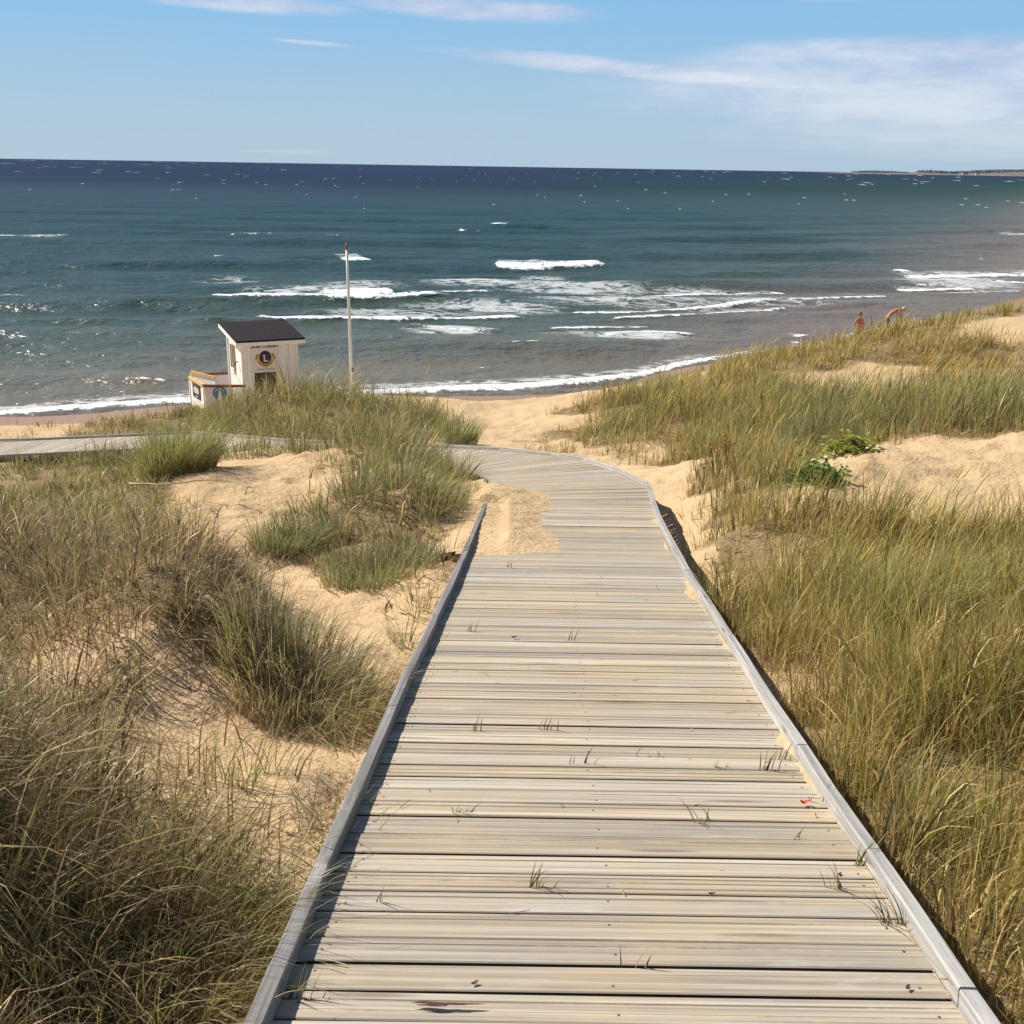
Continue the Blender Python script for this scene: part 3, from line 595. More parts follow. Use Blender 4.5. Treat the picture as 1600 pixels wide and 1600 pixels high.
for x0, y0, x1, y1, th, st_ in BR:
    a = np.array(on_sea(x0, y0)); b = np.array(on_sea(x1, y1)); e = b-a; Lb = np.hypot(*e); eh = e/Lb; nrm = np.array([-eh[1], eh[0]])
    Dm = (a[1]+b[1])/2; wd = th/(FPX*CZ/Dm**2)*.28
    r_ = wd*6+3; mk = (qx > min(a[0],b[0])-r_-2) & (qx < max(a[0],b[0])+r_+2) & (qy > min(a[1],b[1])-r_-3) & (qy < max(a[1],b[1])+r_+3); ii = np.nonzero(mk)[0]
    if not len(ii): continue
    t_ = (qx[ii]-a[0])*eh[0]+(qy[ii]-a[1])*eh[1]; v = (qx[ii]-a[0])*nrm[0]+(qy[ii]-a[1])*nrm[1]
    v = v + (wn[ii]-.5)*wd*1.6
    endf = sstep(t_, -.02*Lb-.3, .06*Lb+.1)*(1-sstep(t_, .92*Lb-.2, 1.02*Lb+.4))
    front = np.exp(-(np.where(v < 0, v/(wd*.55), v/(wd*1.15)))**2)
    FO[ii] = np.maximum(FO[ii], st_*endf*front*1.15)
    LC[ii] = np.maximum(LC[ii], st_*.5*endf*np.exp(-((v-wd*1.6)/(wd*2.2))**2))
    bump = np.exp(-(np.where(v < 0, v/(wd*.5+.12), v/(wd*1.8+.4)))**2)
    SZ[ii] += endf*st_*bump*min(.26, .06+.022*th)*(.6+.8*wn[ii])
for cx, cy, rx, ry, st_ in LACE:
    a = on_sea(cx-rx, cy); b = on_sea(cx+rx, cy); c = on_sea(cx, cy-ry); d = on_sea(cx, cy+ry)
    m0 = (a[0]+b[0])/2; m1 = (c[1]+d[1])/2; q = ((qx-m0)/((b[0]-a[0])/2))**2 + ((qy-m1)/max(.3, abs(c[1]-d[1])/2))**2
    LC = np.maximum(LC, st_*np.exp(-q*.9))
for x0, y0, x1, y1, hh in [(120,475,335,470,.5),(0,498,250,492,.4),(250,500,405,499,.5),(200,404,560,402,.7),(560,404,900,412,.4),(600,418,780,418,.6),(930,416,1300,428,.4),(0,440,220,436,.4),(60,452,300,456,.35),(0,530,300,528,.35),(350,545,700,541,.3),(0,560,330,553,.35),(480,575,800,570,.3),(100,590,330,588,.3),(850,545,1100,540,.25),(400,385,900,383,.5),(1000,395,1500,398,.45),(1250,415,1420,422,.4),(100,385,350,383,.5),(1430,345,1600,342,.9),(700,355,900,352,.9),(480,515,620,513,.25)]:
    a = np.array(on_sea(x0, y0)); b = np.array(on_sea(x1, y1)); e = b-a; Lb = np.hypot(*e); eh = e/Lb; nrm = np.array([-eh[1], eh[0]]); wd = 2.2+a[1]*.012
    t_ = (qx-a[0])*eh[0]+(qy-a[1])*eh[1]; v = (qx-a[0])*nrm[0]+(qy-a[1])*nrm[1]+(wn-.5)*3; mk = (np.abs(v) < wd*6) & (t_ > -Lb*.2) & (t_ < Lb*1.2)
    ef = np.clip(np.sin(np.clip((t_+.1*Lb)/(1.2*Lb), 0, 1)*math.pi), 0, 1)**.7
    SZ += .38*mk*ef*hh*(np.exp(-(np.where(v < 0, v/(wd*.55), v/(wd*1.5)))**2))*(.6+.8*wn)
# swash at the waterline
sw = sdw + 2.0*(fbm(qx*.12, qy*.0+3, 3, 51)-.5)
leftw = 1-sstep(qx, 5, 14)*.55
FO = np.maximum(FO, leftw*(1.0*np.exp(-((sw-.45)/.55)**2)))
LC = np.maximum(LC, .5*leftw*np.exp(-((sw-1.4)/1.2)**2))
SZ = SZ*sstep(sdw, -.5, 7) + .06*np.exp(-((sw-.5)/.6)**2)
SZ = np.where(sdw < -.0, -np.clip(-sdw, 0, 4)*.12+.02, SZ+.02)
idx = np.arange(len(sx)*len(sy)).reshape(len(sy), len(sx))
SF = np.stack([idx[:-1,:-1], idx[:-1,1:], idx[1:,1:], idx[1:,:-1]], -1).reshape(-1, 4)
keep = sdw[SF].max(1) > -4; SF = SF[keep]; used = np.unique(SF); rm = -np.ones(len(qx), int); rm[used] = np.arange(len(used))
me = mesh_np('sea', np.stack([qx, qy, SZ], -1)[used], rm[SF], True)
for nm, arr in (('foam', FO), ('lace', LC), ('shoredist', sdw)):
    at_ = me.attributes.new(nm, 'FLOAT', 'POINT'); at_.data.foreach_set('value', arr[used].astype(np.float32))
m_, t = newmat('sea_water')
P = t.n('ShaderNodeNewGeometry').outputs['Position']
sdn = t.n('ShaderNodeAttribute', attribute_name='shoredist').outputs['Fac']; foam = t.n('ShaderNodeAttribute', attribute_name='foam').outputs['Fac']; lace = t.n('ShaderNodeAttribute', attribute_name='lace').outputs['Fac']
patch = t.noise(t.vscale(P, (.010, .03, 1)), 1.0, 4, .6); patch2 = t.noise(t.vscale(P, (.05, .22, 1)), 1.0, 4, .6)
sdd = t.m('ADD', sdn, t.m('MULTIPLY', t.m('SUBTRACT', patch2, .5), 16.0))
lg = t.m('LOGARITHM', t.m('MAXIMUM', sdd, 1.0), 10.0)
rp = t.n('ShaderNodeValToRGB', {'Fac': t.m('DIVIDE', lg, 4.0)}); R_e = rp.color_ramp
R_e.elements[0].position = 0; R_e.elements[0].color = (.165,.135,.10,1)
R_e.elements[1].position = 1; R_e.elements[1].color = (.007,.013,.048,1)
for pos, c in ((.19,(.165,.142,.098,1)),(.27,(.108,.110,.078,1)),(.35,(.050,.072,.052,1)),(.44,(.019,.045,.036,1)),(.54,(.009,.033,.032,1)),(.63,(.007,.021,.036,1)),(.74,(.006,.014,.044,1))):
    e_ = R_e.elements.new(pos); e_.color = c
col = rp.outputs[0]
col = t.mix(t.m('MULTIPLY', t.ss(patch, .4, .7), .45), col, t.mix(.5, col, (.012,.045,.042)))
# sandbar showing through on the right
sx_ = t.n('ShaderNodeSeparateXYZ', {'Vector': P})
bar = t.m('MULTIPLY', t.ss(sx_.outputs[0], 2.0, 24.0), t.m('MULTIPLY', t.ss(sdd, 34.0, 8.0), t.ss(patch2, .35, .62)))
col = t.mix(t.m('MULTIPLY', bar, .5), col, (.185, .105, .088))
# foam masks
f1 = t.noise(t.vscale(P, (1.0, 1.0, 1.0)), 1.6, 6, .7, .8); f2 = t.noise(t.vscale(P, (.33, .62, 1.0)), 1.0, 7, .68, 1.2)
ridge = t.m('SUBTRACT', 1.0, t.m('MULTIPLY', t.m('ABSOLUTE', t.m('SUBTRACT', f2, .5)), 7.0))
fm = t.ss(t.m('ADD', foam, t.m('MULTIPLY', t.m('SUBTRACT', f1, .5), 2.3)), .42, .72)
lcm = t.ss(t.m('ADD', t.m('MULTIPLY', lace, 1.15), t.m('MULTIPLY', ridge, .55)), .80, 1.12)
lcm = t.m('MULTIPLY', lcm, t.ss(lace, .06, .25))
fall = t.m('MAXIMUM', fm, t.m('MULTIPLY', lcm, .62))
# chop: fine ripples near, broader further out
dist = t.m('MAXIMUM', sx_.outputs[1], 1.0)
def rip(s_, a, b, am):
    return t.m('MULTIPLY', t.noise(t.vscale(P, (s_*.8, s_*1.1, s_)), 1.0, 6, .66, .12), t.m('MULTIPLY', t.ss(dist, b, a), am))
hgt = t.m('ADD', t.m('ADD', rip(2.6, 60, 200, .022), rip(.85, 150, 600, .13)), t.m('ADD', rip(.25, 500, 2500, .60), rip(.06, 3000, 9000, 1.4)))
bp = t.n('ShaderNodeBump', {'Height': hgt, 'Strength': 1.0, 'Distance': 1.0})
crest = t.noise(t.vscale(P, (.30, 1.15, 1)), 1.0, 4, .6)
col = t.mix(t.m('MULTIPLY', t.ss(crest, .52, .72), .30), col, t.mix(.4, col, (.10,.15,.15)))
fr = t.n('ShaderNodeFresnel', {'IOR': 1.33, 'Normal': bp.outputs[0]})
cap_ = t.m('MULTIPLY_ADD', t.ss(dist, 50, 600), -.14, .24)
fac = t.m('MINIMUM', fr.outputs[0], cap_)
wd_ = t.n('ShaderNodeBsdfDiffuse', {'Color': col, 'Normal': bp.outputs[0]}); wg = t.n('ShaderNodeBsdfGlossy', {'Color': (1,1,1,1), 'Roughness': t.m('MULTIPLY_ADD', t.ss(dist, 60, 700), .04, .16), 'Normal': bp.outputs[0]})
wat = t.n('ShaderNodeMixShader', {0: fac, 1: wd_.outputs[0], 2: wg.outputs[0]})
fb = t.n('ShaderNodeBump', {'Height': f1, 'Strength': .6, 'Distance': .25})
fo = t.n('ShaderNodeBsdfPrincipled', {'Base Color': (.86, .88, .88, 1), 'Roughness': .75, 'Normal': fb.outputs[0]})
mx = t.n('ShaderNodeMixShader', {0: fall, 1: wat.outputs[0], 2: fo.outputs[0]}); out(t, mx)
tag(link('sea', me, mat=m_), kind='structure')
# distant whitecaps: small irregular crests of foam riding on the water
M_FOAM = simple('foam', (.55, .60, .62), .8, .06, 2)
V = []; F = []; r2 = np.random.default_rng(5)
def cap(x, y, L, Wd, H):
    n = 7; b = len(V); wob_ = r2.uniform(.5, 1.3, n)
    for i in range(n):
        t_ = i/(n-1)-.5; p_ = math.sqrt(max(0, 1-4*t_*t_))*wob_[i]; ox = x+t_*L; oy = y+r2.uniform(-.15,.15)*Wd
        V.append((ox, oy-Wd*.5*p_, .02)); V.append((ox, oy, .06+H*p_)); V.append((ox, oy+Wd*.6*p_, .02))
    for i in range(n-1):
        for k in range(2): F.append((b+i*3+k, b+(i+1)*3+k, b+(i+1)*3+k+1, b+i*3+k+1))
for _ in range(420):
    lr = r2.uniform(math.log(230), math.log(9000)); d_ = math.exp(lr); th = r2.uniform(-.62, .62)
    if r2.random() > (1.0 if d_ < 3500 else .7)*(.25 if d_ < 260 else .6): continue
    big = .35 + 1.9*r2.random()**4
    cap(d_*th, d_, d_*r2.uniform(.0003, .0009)*big+.3, d_*d_*.00003*r2.uniform(.4, 1.3)*min(1, 700/d_)+.3, d_*.00013*r2.uniform(.3, 1.2)+.03)
me = mesh_np('whitecaps', V, np.array(F)); tag(link('whitecaps', me, mat=M_FOAM), 'small white foam crests scattered over the open blue sea', 'whitecaps', kind='stuff')

# ------------------------------------------------------------------ marram grass
def make_blades(x, y, z, L, wdt, th0, th1, az_, face, col0, col1, K):
    """vectorised ribbons. th0/th1: lean from vertical at root/tip; az_: lean direction"""
    n = len(x); pw = 1.35 if n < 200 else np.random.default_rng(n).choice([.8, 1.2, 1.6, 2.6, 4.5], n); P = np.zeros((n, K+1, 3)); P[:, 0] = np.stack([x, y, z], -1); ca, sa = np.cos(az_), np.sin(az_)
    for k in range(K):
        t_ = (k+.5)/K; th = th0 + (th1-th0)*t_**pw; st_ = (L/K)
        P[:, k+1] = P[:, k] + np.stack([np.sin(th)*ca, np.sin(th)*sa, np.cos(th)], -1)*st_[:, None]
    wv = np.stack([np.cos(face), np.sin(face), np.zeros(n)], -1)
    ws = np.array([.8] + [1.0*(1-(k/K)**2.2) for k in range(1, K)]); V = np.zeros((n, 2*K+1, 3)); C = np.zeros((n, 2*K+1, 4)); C[..., 3] = 1
    for k in range(K):
        V[:, 2*k] = P[:, k]-wv*(wdt*ws[k]/2)[:, None]; V[:, 2*k+1] = P[:, k]+wv*(wdt*ws[k]/2)[:, None]
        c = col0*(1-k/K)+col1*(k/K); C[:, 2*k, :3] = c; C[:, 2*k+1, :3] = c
    V[:, 2*K] = P[:, K]; C[:, 2*K, :3] = col1
    b = (np.arange(n)*(2*K+1))[:, None]
    Q = np.concatenate([b+np.array([[2*k, 2*k+1, 2*k+3, 2*k+2]]) for k in range(K-1)]) if K > 1 else np.zeros((0, 4), int)
    T = b+np.array([[2*K-2, 2*K-1, 2*K]])
    return V.reshape(-1, 3), Q, T, C.reshape(-1, 4)
def blades_mesh(name, chunks):
    Vs, Qs, Ts, Cs = [], [], [], []; o = 0
    for V, Q, T, C in chunks:
        Vs.append(V); Qs.append(Q+o); Ts.append(T+o); Cs.append(C); o += len(V)
    me = mesh_np(name, np.concatenate(Vs), [np.concatenate(Qs), np.concatenate(Ts)])
    a = me.color_attributes.new('col', 'FLOAT_COLOR', 'POINT'); a.data.foreach_set('color', np.concatenate(Cs).astype(np.float32).ravel())
    me.materials.append(M_GRASS); return me
G_OL = np.array([.46,.43,.09]); G_GR = np.array([.18,.25,.055]); G_BL = np.array([.20,.27,.15]); G_ST = np.array([.62,.49,.25]); G_BR = np.array([.20,.125,.075]); G_GO = np.array([.58,.46,.15])
WIND = 0.0     # wind blows towards +x
def tussock_blades(cx, cy, rad_, nb, hgt, blue, dry, K, wmul, rng, spread=1.0, dmin=0):
    """arrays per tussock -> blade arrays"""
    N = int(nb.sum()); ti = np.repeat(np.arange(len(cx)), nb)
    ph = rng.uniform(0, 2*math.pi, N); rr_ = np.sqrt(rng.random(N))*rad_[ti]
    x = cx[ti]+np.cos(ph)*rr_; y = cy[ti]+np.sin(ph)*rr_; return N, ti, ph, rr_, x, y
def gen(cx, cy, rng, nbase, K, spread=1.0, upright=0.0, hmul=1.0, dens=None, vals=None):
    v = veg(cx, cy) if vals is None else vals; sdl = -shore(cx, cy)
    d = v[:, 0].copy()
    if dens is not None: d = d*dens
    pn = np.clip(.5+1.5*(fbm(cx*1.5, cy*1.5, 2, 61)-.5), .05, 1); big = fbm(cx*.25, cy*.25, 2, 62)
    keep_ = rng.random(len(cx)) < np.clip(sstep(d + (pn-.5)*.5*(d > .03)*(d < .93), .02, .8), 0, 1)
    Dk, _ = deck_near(cx, cy); keep_ &= (Dk > 1.04) | (cy > 30)
    if dens is None: keep_ &= (sdl > 8) & ~((cy > 24.5) & (cy < 40) & (d < .12))
    cx, cy, v, pn, big, d = cx[keep_], cy[keep_], v[keep_], pn[keep_], big[keep_], d[keep_]
    rng_d = np.hypot(cx, cy)
    tn = rng.normal(0, 1, len(cx)); tr_ = rng.random(len(cx)); nb = np.clip((nbase*(.55+.6*rng.random(len(cx)))*np.clip(.35+.75*d, .3, 1)), 5, 400).astype(int)
    rad_ = (.07+.13*rng.random(len(cx)))*(1+rng_d*.015)
    N, ti, ph, r_, x, y = tussock_blades(cx, cy, rad_, nb, None, None, None, K, 1, rng)
    Dk, _ = deck_near(x, y); ok = (Dk > 1.0) | (y > 30); ti, ph, r_, x, y = ti[ok], ph[ok], r_[ok], x[ok], y[ok]; N = len(x)
    z = ground_z(x, y)-.015
    H = v[ti, 1]*hmul*(.22+1.25*pn[ti])*(.78+.44*tr_[ti])*(.42+.75*rng.random(N)); blue = np.clip(v[ti, 2]+.22*tn[ti]*.6, 0, 1); dryv = np.clip(v[ti, 3]+(.28*(cx < 0)*(cy < 11))[ti]+.12*rng.normal(0, 1, len(cx))[ti], 0, 1)
    isdry = rng.random(N) < dryv*.95; isbr = isdry & (rng.random(N) < .22)
    wd_ = (.0040+.00042*np.hypot(x, y))*(.42+1.45*rng.random(N)**2.2)
    out_ = ph; wz = WIND+rng.normal(0, .35, N)
    e_ = .15; g0 = ground_z(cx, cy); gxs = (ground_z(cx+e_, cy)-g0)/e_; gys = (ground_z(cx, cy+e_)-g0)/e_
    gm = np.maximum(1, np.hypot(gxs, gys)/.9); gxs, gys = gxs/gm, gys/gm
    wl = np.where(x < .3, .28, .62); sprd = np.where(x < .3, 1.0, .7)
    vx = np.cos(out_)*sprd + np.cos(wz)*wl + rng.normal(0, .45, N); vy = np.sin(out_)*sprd + np.sin(wz)*wl - .12 + rng.normal(0, .45, N)
    vx = vx - gxs[ti]*1.5; vy = vy - gys[ti]*1.5
    az_ = np.arctan2(vy, vx); mag = np.clip(np.hypot(vx, vy)/1.3, .2, 1.6)
    th0 = (.10+.25*rng.random(N))*mag*(1-.4*upright); th1 = th0 + (.35+1.15*rng.random(N)**1.3)*mag*(1-.55*upright) + isdry*(.35+.5*rng.random(N)) + ((x < .3)*(.35+1.0*rng.random(N)**1.5) + (x >= .3)*.45*rng.random(N)**2)*mag
    lay = (isdry & (rng.random(N) < .5)) | (rng.random(N) < .06); th0 = np.where(lay, .75+.6*rng.random(N), th0); th1 = np.where(lay, 1.4+.5*rng.random(N), th1); H = np.where(lay, H*.65, H); th1 = np.minimum(th1, 2.6)
    az_ = np.where(lay, rng.uniform(0, 2*math.pi, N), az_)
    H = H*np.where(isdry, .88, 1.0)
    gcol = G_OL*(1-blue[:, None])+G_BL*blue[:, None]; mixg = rng.random(N)[:, None]*.75; gcol = gcol*(1-mixg)+G_GR*mixg*1.05
    gold = (rng.random(N) < .50*(1-blue))[:, None]; gcol = np.where(gold, G_GO*.9, gcol)
    dcol = np.where(isbr[:, None], G_BR, G_ST*(.55+.75*rng.random(N))[:, None])
    c = np.where(isdry[:, None], dcol, gcol)*(.42+1.05*rng.random(N)**1.4)[:, None]
    c0 = np.where(isdry[:, None], c*.8, c*.42+(G_BR*.30+G_ST*.06)*(.6+.8*rng.random(N))[:, None]); tipd = (rng.random(N) < .35)[:, None]; c1 = np.where(tipd & ~isdry[:, None], c*.5+G_ST*.45, c*1.08)  # green roots darkened toward thatch brown, self-shadow painted into the colour
    tint = np.where(((x < .2) & (y < 10))[:, None], np.array([.86,.78,.80]), np.where((x > .2)[:, None], np.array([1.22,1.14,1.0]), np.array([1.05,1.03,1.0]))); c0 = c0*tint; c1 = c1*tint  # near left blades browner and darker, deep shade put into their colour
    face = rng.uniform(0, math.pi, N)
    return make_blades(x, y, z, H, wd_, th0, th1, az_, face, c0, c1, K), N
def cand(n, d0, d1, rng, t0=-.80, t1=.80, p=1.0):
    u = rng.random(n); D_ = d0+(d1-d0)*u**p; t_ = rng.uniform(t0, t1, n); return D_*t_, D_
NB = 0
bands = [('near', 1.0, 5.2, 2500, 50, 6), ('mid', 5.2, 10.5, 2400, 44, 5), ('middle', 10.5, 19, 3600, 40, 4), ('far', 19, 37, 6200, 38, 3)]
left_ch, right_ch, ridge_ch = [], [], []
for nm, d0, d1, n, nbz, K in bands:
    rg = np.random.default_rng(100+K); cx, cy = cand(n, d0, d1, rg)
    side = cx > (.1+.04*cy + np.where(cy > 14, -(cy-14)*.62, 0))
    rdg = (~side) & (cy > 21.0+(-cx)*.25)
    rdg |= (cy > 22) & (cx < 1.2)
    lft = (~side) & (~rdg); side = side & ~rdg
    for m_s, ch in ((lft, left_ch), (side, right_ch), (rdg, ridge_ch)):
        if m_s.sum() < 5: continue
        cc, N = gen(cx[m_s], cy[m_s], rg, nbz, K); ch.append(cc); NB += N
# side and rear fill for dunes just outside the frame
rg = np.random.default_rng(9)
for sg, ch in ((-1, left_ch), (1, right_ch)):
    cx = sg*rg.uniform(2.0, 6, 260); cy = rg.uniform(-2.0, 2.2, 260); vals = np.tile(np.array([[1, .5, .3, .5]]), (260, 1))
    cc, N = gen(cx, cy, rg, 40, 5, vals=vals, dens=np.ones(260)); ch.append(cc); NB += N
open('/tmp/nb','w').write(str(NB))
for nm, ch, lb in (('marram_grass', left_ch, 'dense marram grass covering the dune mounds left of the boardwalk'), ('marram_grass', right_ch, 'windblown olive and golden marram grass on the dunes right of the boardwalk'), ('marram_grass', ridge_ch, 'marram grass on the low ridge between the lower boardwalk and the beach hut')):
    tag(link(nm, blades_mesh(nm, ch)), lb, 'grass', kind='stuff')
# dead straw litter lying on the sand and mound flanks
rg = np.random.default_rng(77); n = 15000; D_ = 1.3+(24-1.3)*rg.random(n)**1.5; t_ = rg.uniform(-.7, .7, n); x, y = D_*t_, D_; v = veg(x, y); nzz = fbm(x*1.3, y*1.3, 3, 71)
k_ = rg.random(n) < np.clip(.10+1.1*v[:, 0], 0, 1)*sstep(nzz, .3, .6); Dk, Zk = deck_near(x, y); k_ &= (Dk > 1.02); k_ &= ~((np.abs(x) < 1.5) & (y > 10) & (y < 14) & (x > 1.2)); x, y = x[k_], y[k_]; N = len(x)
az_ = rg.uniform(0, 2*math.pi, N); br_ = (rg.random(N) < .4)[:, None]; c = np.where(br_, G_BR, G_ST*.85)*(.6+.6*rg.random(N))[:, None]
lit = make_blades(x, y, ground_z(x, y)+.004, .08+.22*rg.random(N), (.0028+.0003*y), np.full(N, 1.42), 1.35+.4*rg.random(N), az_, az_+math.pi/2, c, c, 3)
tag(link('straw_litter', blades_mesh('straw_litter', [lit])), 'dry brown straw and grass litter scattered on the sand', 'litter', kind='stuff')
# seed-head stems standing above the grass
def seed_stems(name, xs, ys, Hs, rg, label):
    ch = []; N = len(xs); c = G_GO*(1.05+.5*rg.random(N))[:, None]; az_ = WIND+rg.normal(0, .35, N); zz = ground_z(xs, ys)
    th0 = .08+.12*rg.random(N); th1 = th0+.25+.35*rg.random(N); ch.append(make_blades(xs, ys, zz, Hs, (.0032+.0003*ys), th0, th1, az_, rg.uniform(0, 3, N), c, c, 5))
    # spike: three crossed ribbons near the stem tip
    P = np.stack([xs, ys, zz], -1)
    for k in range(4):
        th = th0+(th1-th0)*((k+.5)/5)**1.35; P = P+np.stack([np.sin(th)*np.cos(az_), np.sin(th)*np.sin(az_), np.cos(th)], -1)*(Hs/5)[:, None]
    for q in range(3): ch.append(make_blades(P[:,0], P[:,1], P[:,2], Hs*.22, (.009+.0005*ys), th1*.9, th1, az_, np.full(N, q*1.05)+az_, c*1.0, c*1.1, 3))
    tag(link(name, blades_mesh(name, ch)), label, 'grass', kind='stuff')
rg = np.random.default_rng(31); n = 1600; D_ = 2.5+(33-2.5)*rg.random(n); x, y = D_*rg.uniform(-.6, .6, n), D_; v = veg(x, y); Dk, _ = deck_near(x, y)
k_ = (v[:, 0] > .75) & (Dk > 1.3) & (shore(x, y) < -12) & (rg.random(n) < np.where(x > 0, .75, .16)); x, y, v = x[k_], y[k_], v[k_]
seed_stems('seed_head_stems', x, y, v[:, 1]*(1.25+.4*rg.random(len(x))), rg, 'tall straw coloured seed head stems rising out of the dune grass')
# ------------------------------------------------------------------ single tufts that stand apart on the sand
def tuft(name, px, py, label, nb, H, rad_, blue, dry, spread=1.0, upright=.3, cat='grass tuft', group=None, seed=0, K=6, xy=None, fan=1.0):
    rg = np.random.default_rng(seed+500); p = march(px, py) if xy is None else xy; N = nb
    if len(p) < 3: p = (p[0], p[1], gz(p[0], p[1]))
    ph = rg.uniform(0, 2*math.pi, N); r_ = np.sqrt(rg.random(N))*rad_; x = np.cos(ph)*r_; y = np.sin(ph)*r_; X0, Y0 = p[0]+x, p[1]+y; z0 = gz(p[0], p[1]); z = ground_z(X0, Y0)-z0-.01
    isd = rg.random(N) < dry; vx = np.cos(ph)*spread+.7*fan+rg.normal(0, .3, N); vy = np.sin(ph)*spread-.1+rg.normal(0, .3, N); az_ = np.arctan2(vy, vx); mag = np.clip(np.hypot(vx, vy), .2, 1.5)
    th0 = (.08+.3*rg.random(N))*mag; th1 = th0+(.3+1.1*rg.random(N))*mag*(1-upright)+isd*.5
    g = (G_OL*(1-blue)+G_BL*blue)[None]; mg = rg.random(N)[:, None]; g = g*(1-mg*.8)+G_GR*mg*.8; c = np.where(isd[:, None], G_ST*.8, g)*(.7+.55*rg.random(N))[:, None]
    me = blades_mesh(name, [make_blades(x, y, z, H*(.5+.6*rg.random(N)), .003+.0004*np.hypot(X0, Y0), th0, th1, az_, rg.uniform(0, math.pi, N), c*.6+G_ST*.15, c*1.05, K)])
    return tag(link(name, me, loc=(p[0], p[1], z0)), label, cat, group)
tuft('grass_tuft', 280, 742, 'dark upright grass tuft at the left edge of the sand before the lower boardwalk', 1300, .95, .50, .35, .35, 1.0, .35, seed=1)
tuft('grass_tuft', 448, 850, 'rounded bluish green grass tuft alone on the sand left of the bend', 700, .42, .36, .8, .3, 1.1, .2, seed=2)
tuft('grass_tuft', 715, 693, 'dark spiky grass tuft at the beach edge just behind the far kerb of the bend', 420, .70, .40, .6, .15, .8, .5, seed=3)
tuft('grass_tuft', 668, 800, 'green grass tuft spilling over the sand beside the end of the left kerb', 800, .5, .5, .65, .3, 1.1, .1, seed=4)
tuft('grass_tuft', 590, 893, 'large bluish green tussock above the bright sand left of the boardwalk', 1000, .36, .5, .75, .35, 1.2, .1, seed=5)
tuft('grass_tuft', 480, 1085, 'wind combed grass tussock in deep shade beside the left kerb', 1300, .36, .42, .35, .75, 1.1, 0, seed=6)
tuft('grass_tuft', 215, 1500, 'big straw and green tussock in the bottom left corner', 1300, .42, .42, .3, .6, 1.1, .05, seed=7)
tuft('grass_tuft', 1405, 1000, 'pale olive tussock on the near right dune flank', 900, .55, .35, .2, .4, .9, .3, seed=8)
for i, (px, py, lb) in enumerate([(555,1160,'thin green sprig of grass against the left kerb where the sand narrows'),(520,1260,'sparse arching sprig on the sand, second along the left kerb from the bottom'),(455,1390,'sparse reddish sprig on the bright sand by the lower left kerb'),(400,1230,'thin sprig on the sand between the two left mounds'),(640,1010,'small wispy sprig on the sand beside the middle of the left kerb'),(350,1255,'wispy sprig at the foot of the left mound shadow'),(660,950,'short green sprig under the big tussock by the left kerb')]):
    tuft('grass_sprig', px, py, lb, 45, .34, .13, .5, .45, 1.4, .25, 'grass sprig', 'sparse sprigs on the sand by the left kerb', seed=20+i)
# blades that arch over the left kerb onto the planks (bottom left)
rg = np.random.default_rng(3); n = 18; yy = rg.uniform(1.35, 2.35, n); xx = np.array([dk(s_of_y(v))[0][0] for v in yy])-rg.uniform(.10, .32, n)
c = (G_ST*.7+G_OL*.3)[None]*(.6+.6*rg.random(n))[:, None]; z = np.maximum(ground_z(xx, yy), 0)
tag(link('arching_grass', blades_mesh('arching_grass', [make_blades(xx, yy, z, .30+.26*rg.random(n), np.full(n, .0032), .15+.3*rg.random(n), 2.2+.8*rg.random(n), rg.normal(0, .45, n), rg.normal(1.57, .5, n), c, c, 10)])), 'long grass blades arching over the left kerb at the bottom of the picture', 'grass blades', kind='stuff')
# sprouts growing through the plank gaps
def deck_pt(px, py):
    p = on_deck(px, py) if py < 1100 else None
    if p is None:
        d = ray(px, py)
        for t_ in np.linspace(1, 9, 900):
            P = Vector((0,0,CZ))+d*(t_/d.y); Z = deck_near(P.x, P.y)[1][0]
            if P.z < Z: p = (P.x, P.y); break
    return p[0], p[1], float(deck_near(p[0], p[1])[1][0])
SPR = [(1400,1446,14,.16,-1,'thick green grass sprout leaning left at the right kerb near the bottom'),(1305,1390,7,.10,-.2,'short upright sprout between planks left of the thick kerb sprout'),(1350,1355,7,.13,.2,'straw sprout at the right kerb above the thick kerb sprout'),(1283,1255,5,.10,.1,'thin sprout at the right kerb beside the red petal'),(1200,1205,9,.11,0,'row of pale sprouts between planks near the right kerb'),(1228,1190,5,.08,0,'small pale sprout hugging the right kerb above the red petal'),(838,1385,8,.08,.6,'dark scrubby sprout in the middle of the near planks'),(720,1270,7,.06,.6,'low dark sprout left of the centre of the planks'),(1105,1285,4,.12,-1,'bent straw between planks right of centre'),(1120,1200,4,.05,.2,'tiny sprout among planks right of centre'),(855,1140,6,.07,.1,'small pale sprout in the centre planks, upper of the pair'),(910,1195,4,.07,.4,'small sprout just right of the centre planks'),(888,1045,3,.07,0,'single thin sprout standing in the upper centre planks'),(1015,1180,3,.06,0,'thin upright stub right of the centre sprout'),(995,1510,3,.09,.3,'lone bent straw low on the near planks'),(600,1412,3,.07,0,'tiny sprout near the kerb shadow on the lower left planks'),(1140,1040,4,.10,.2,'sprout at the right kerb halfway up the walk'),(1170,1075,4,.09,-.2,'second sprout at the right kerb halfway up the walk'),(735,985,4,.07,.3,'thin sprout left on the upper planks near the kerb shadow'),(800,888,3,.07,0,'thin sprout below the sand drift'),(1035,822,5,.10,-.4,'pale straw sprout at the right kerb beside the bend'),(460,1560,9,.10,.3,'green sprout in the kerb shadow at the bottom left of the planks'),(1240,1310,3,.05,0,'tiny sprout between planks below the red petal'),(740,1140,4,.06,.4,'small sprout left of centre beside the kerb shadow')]
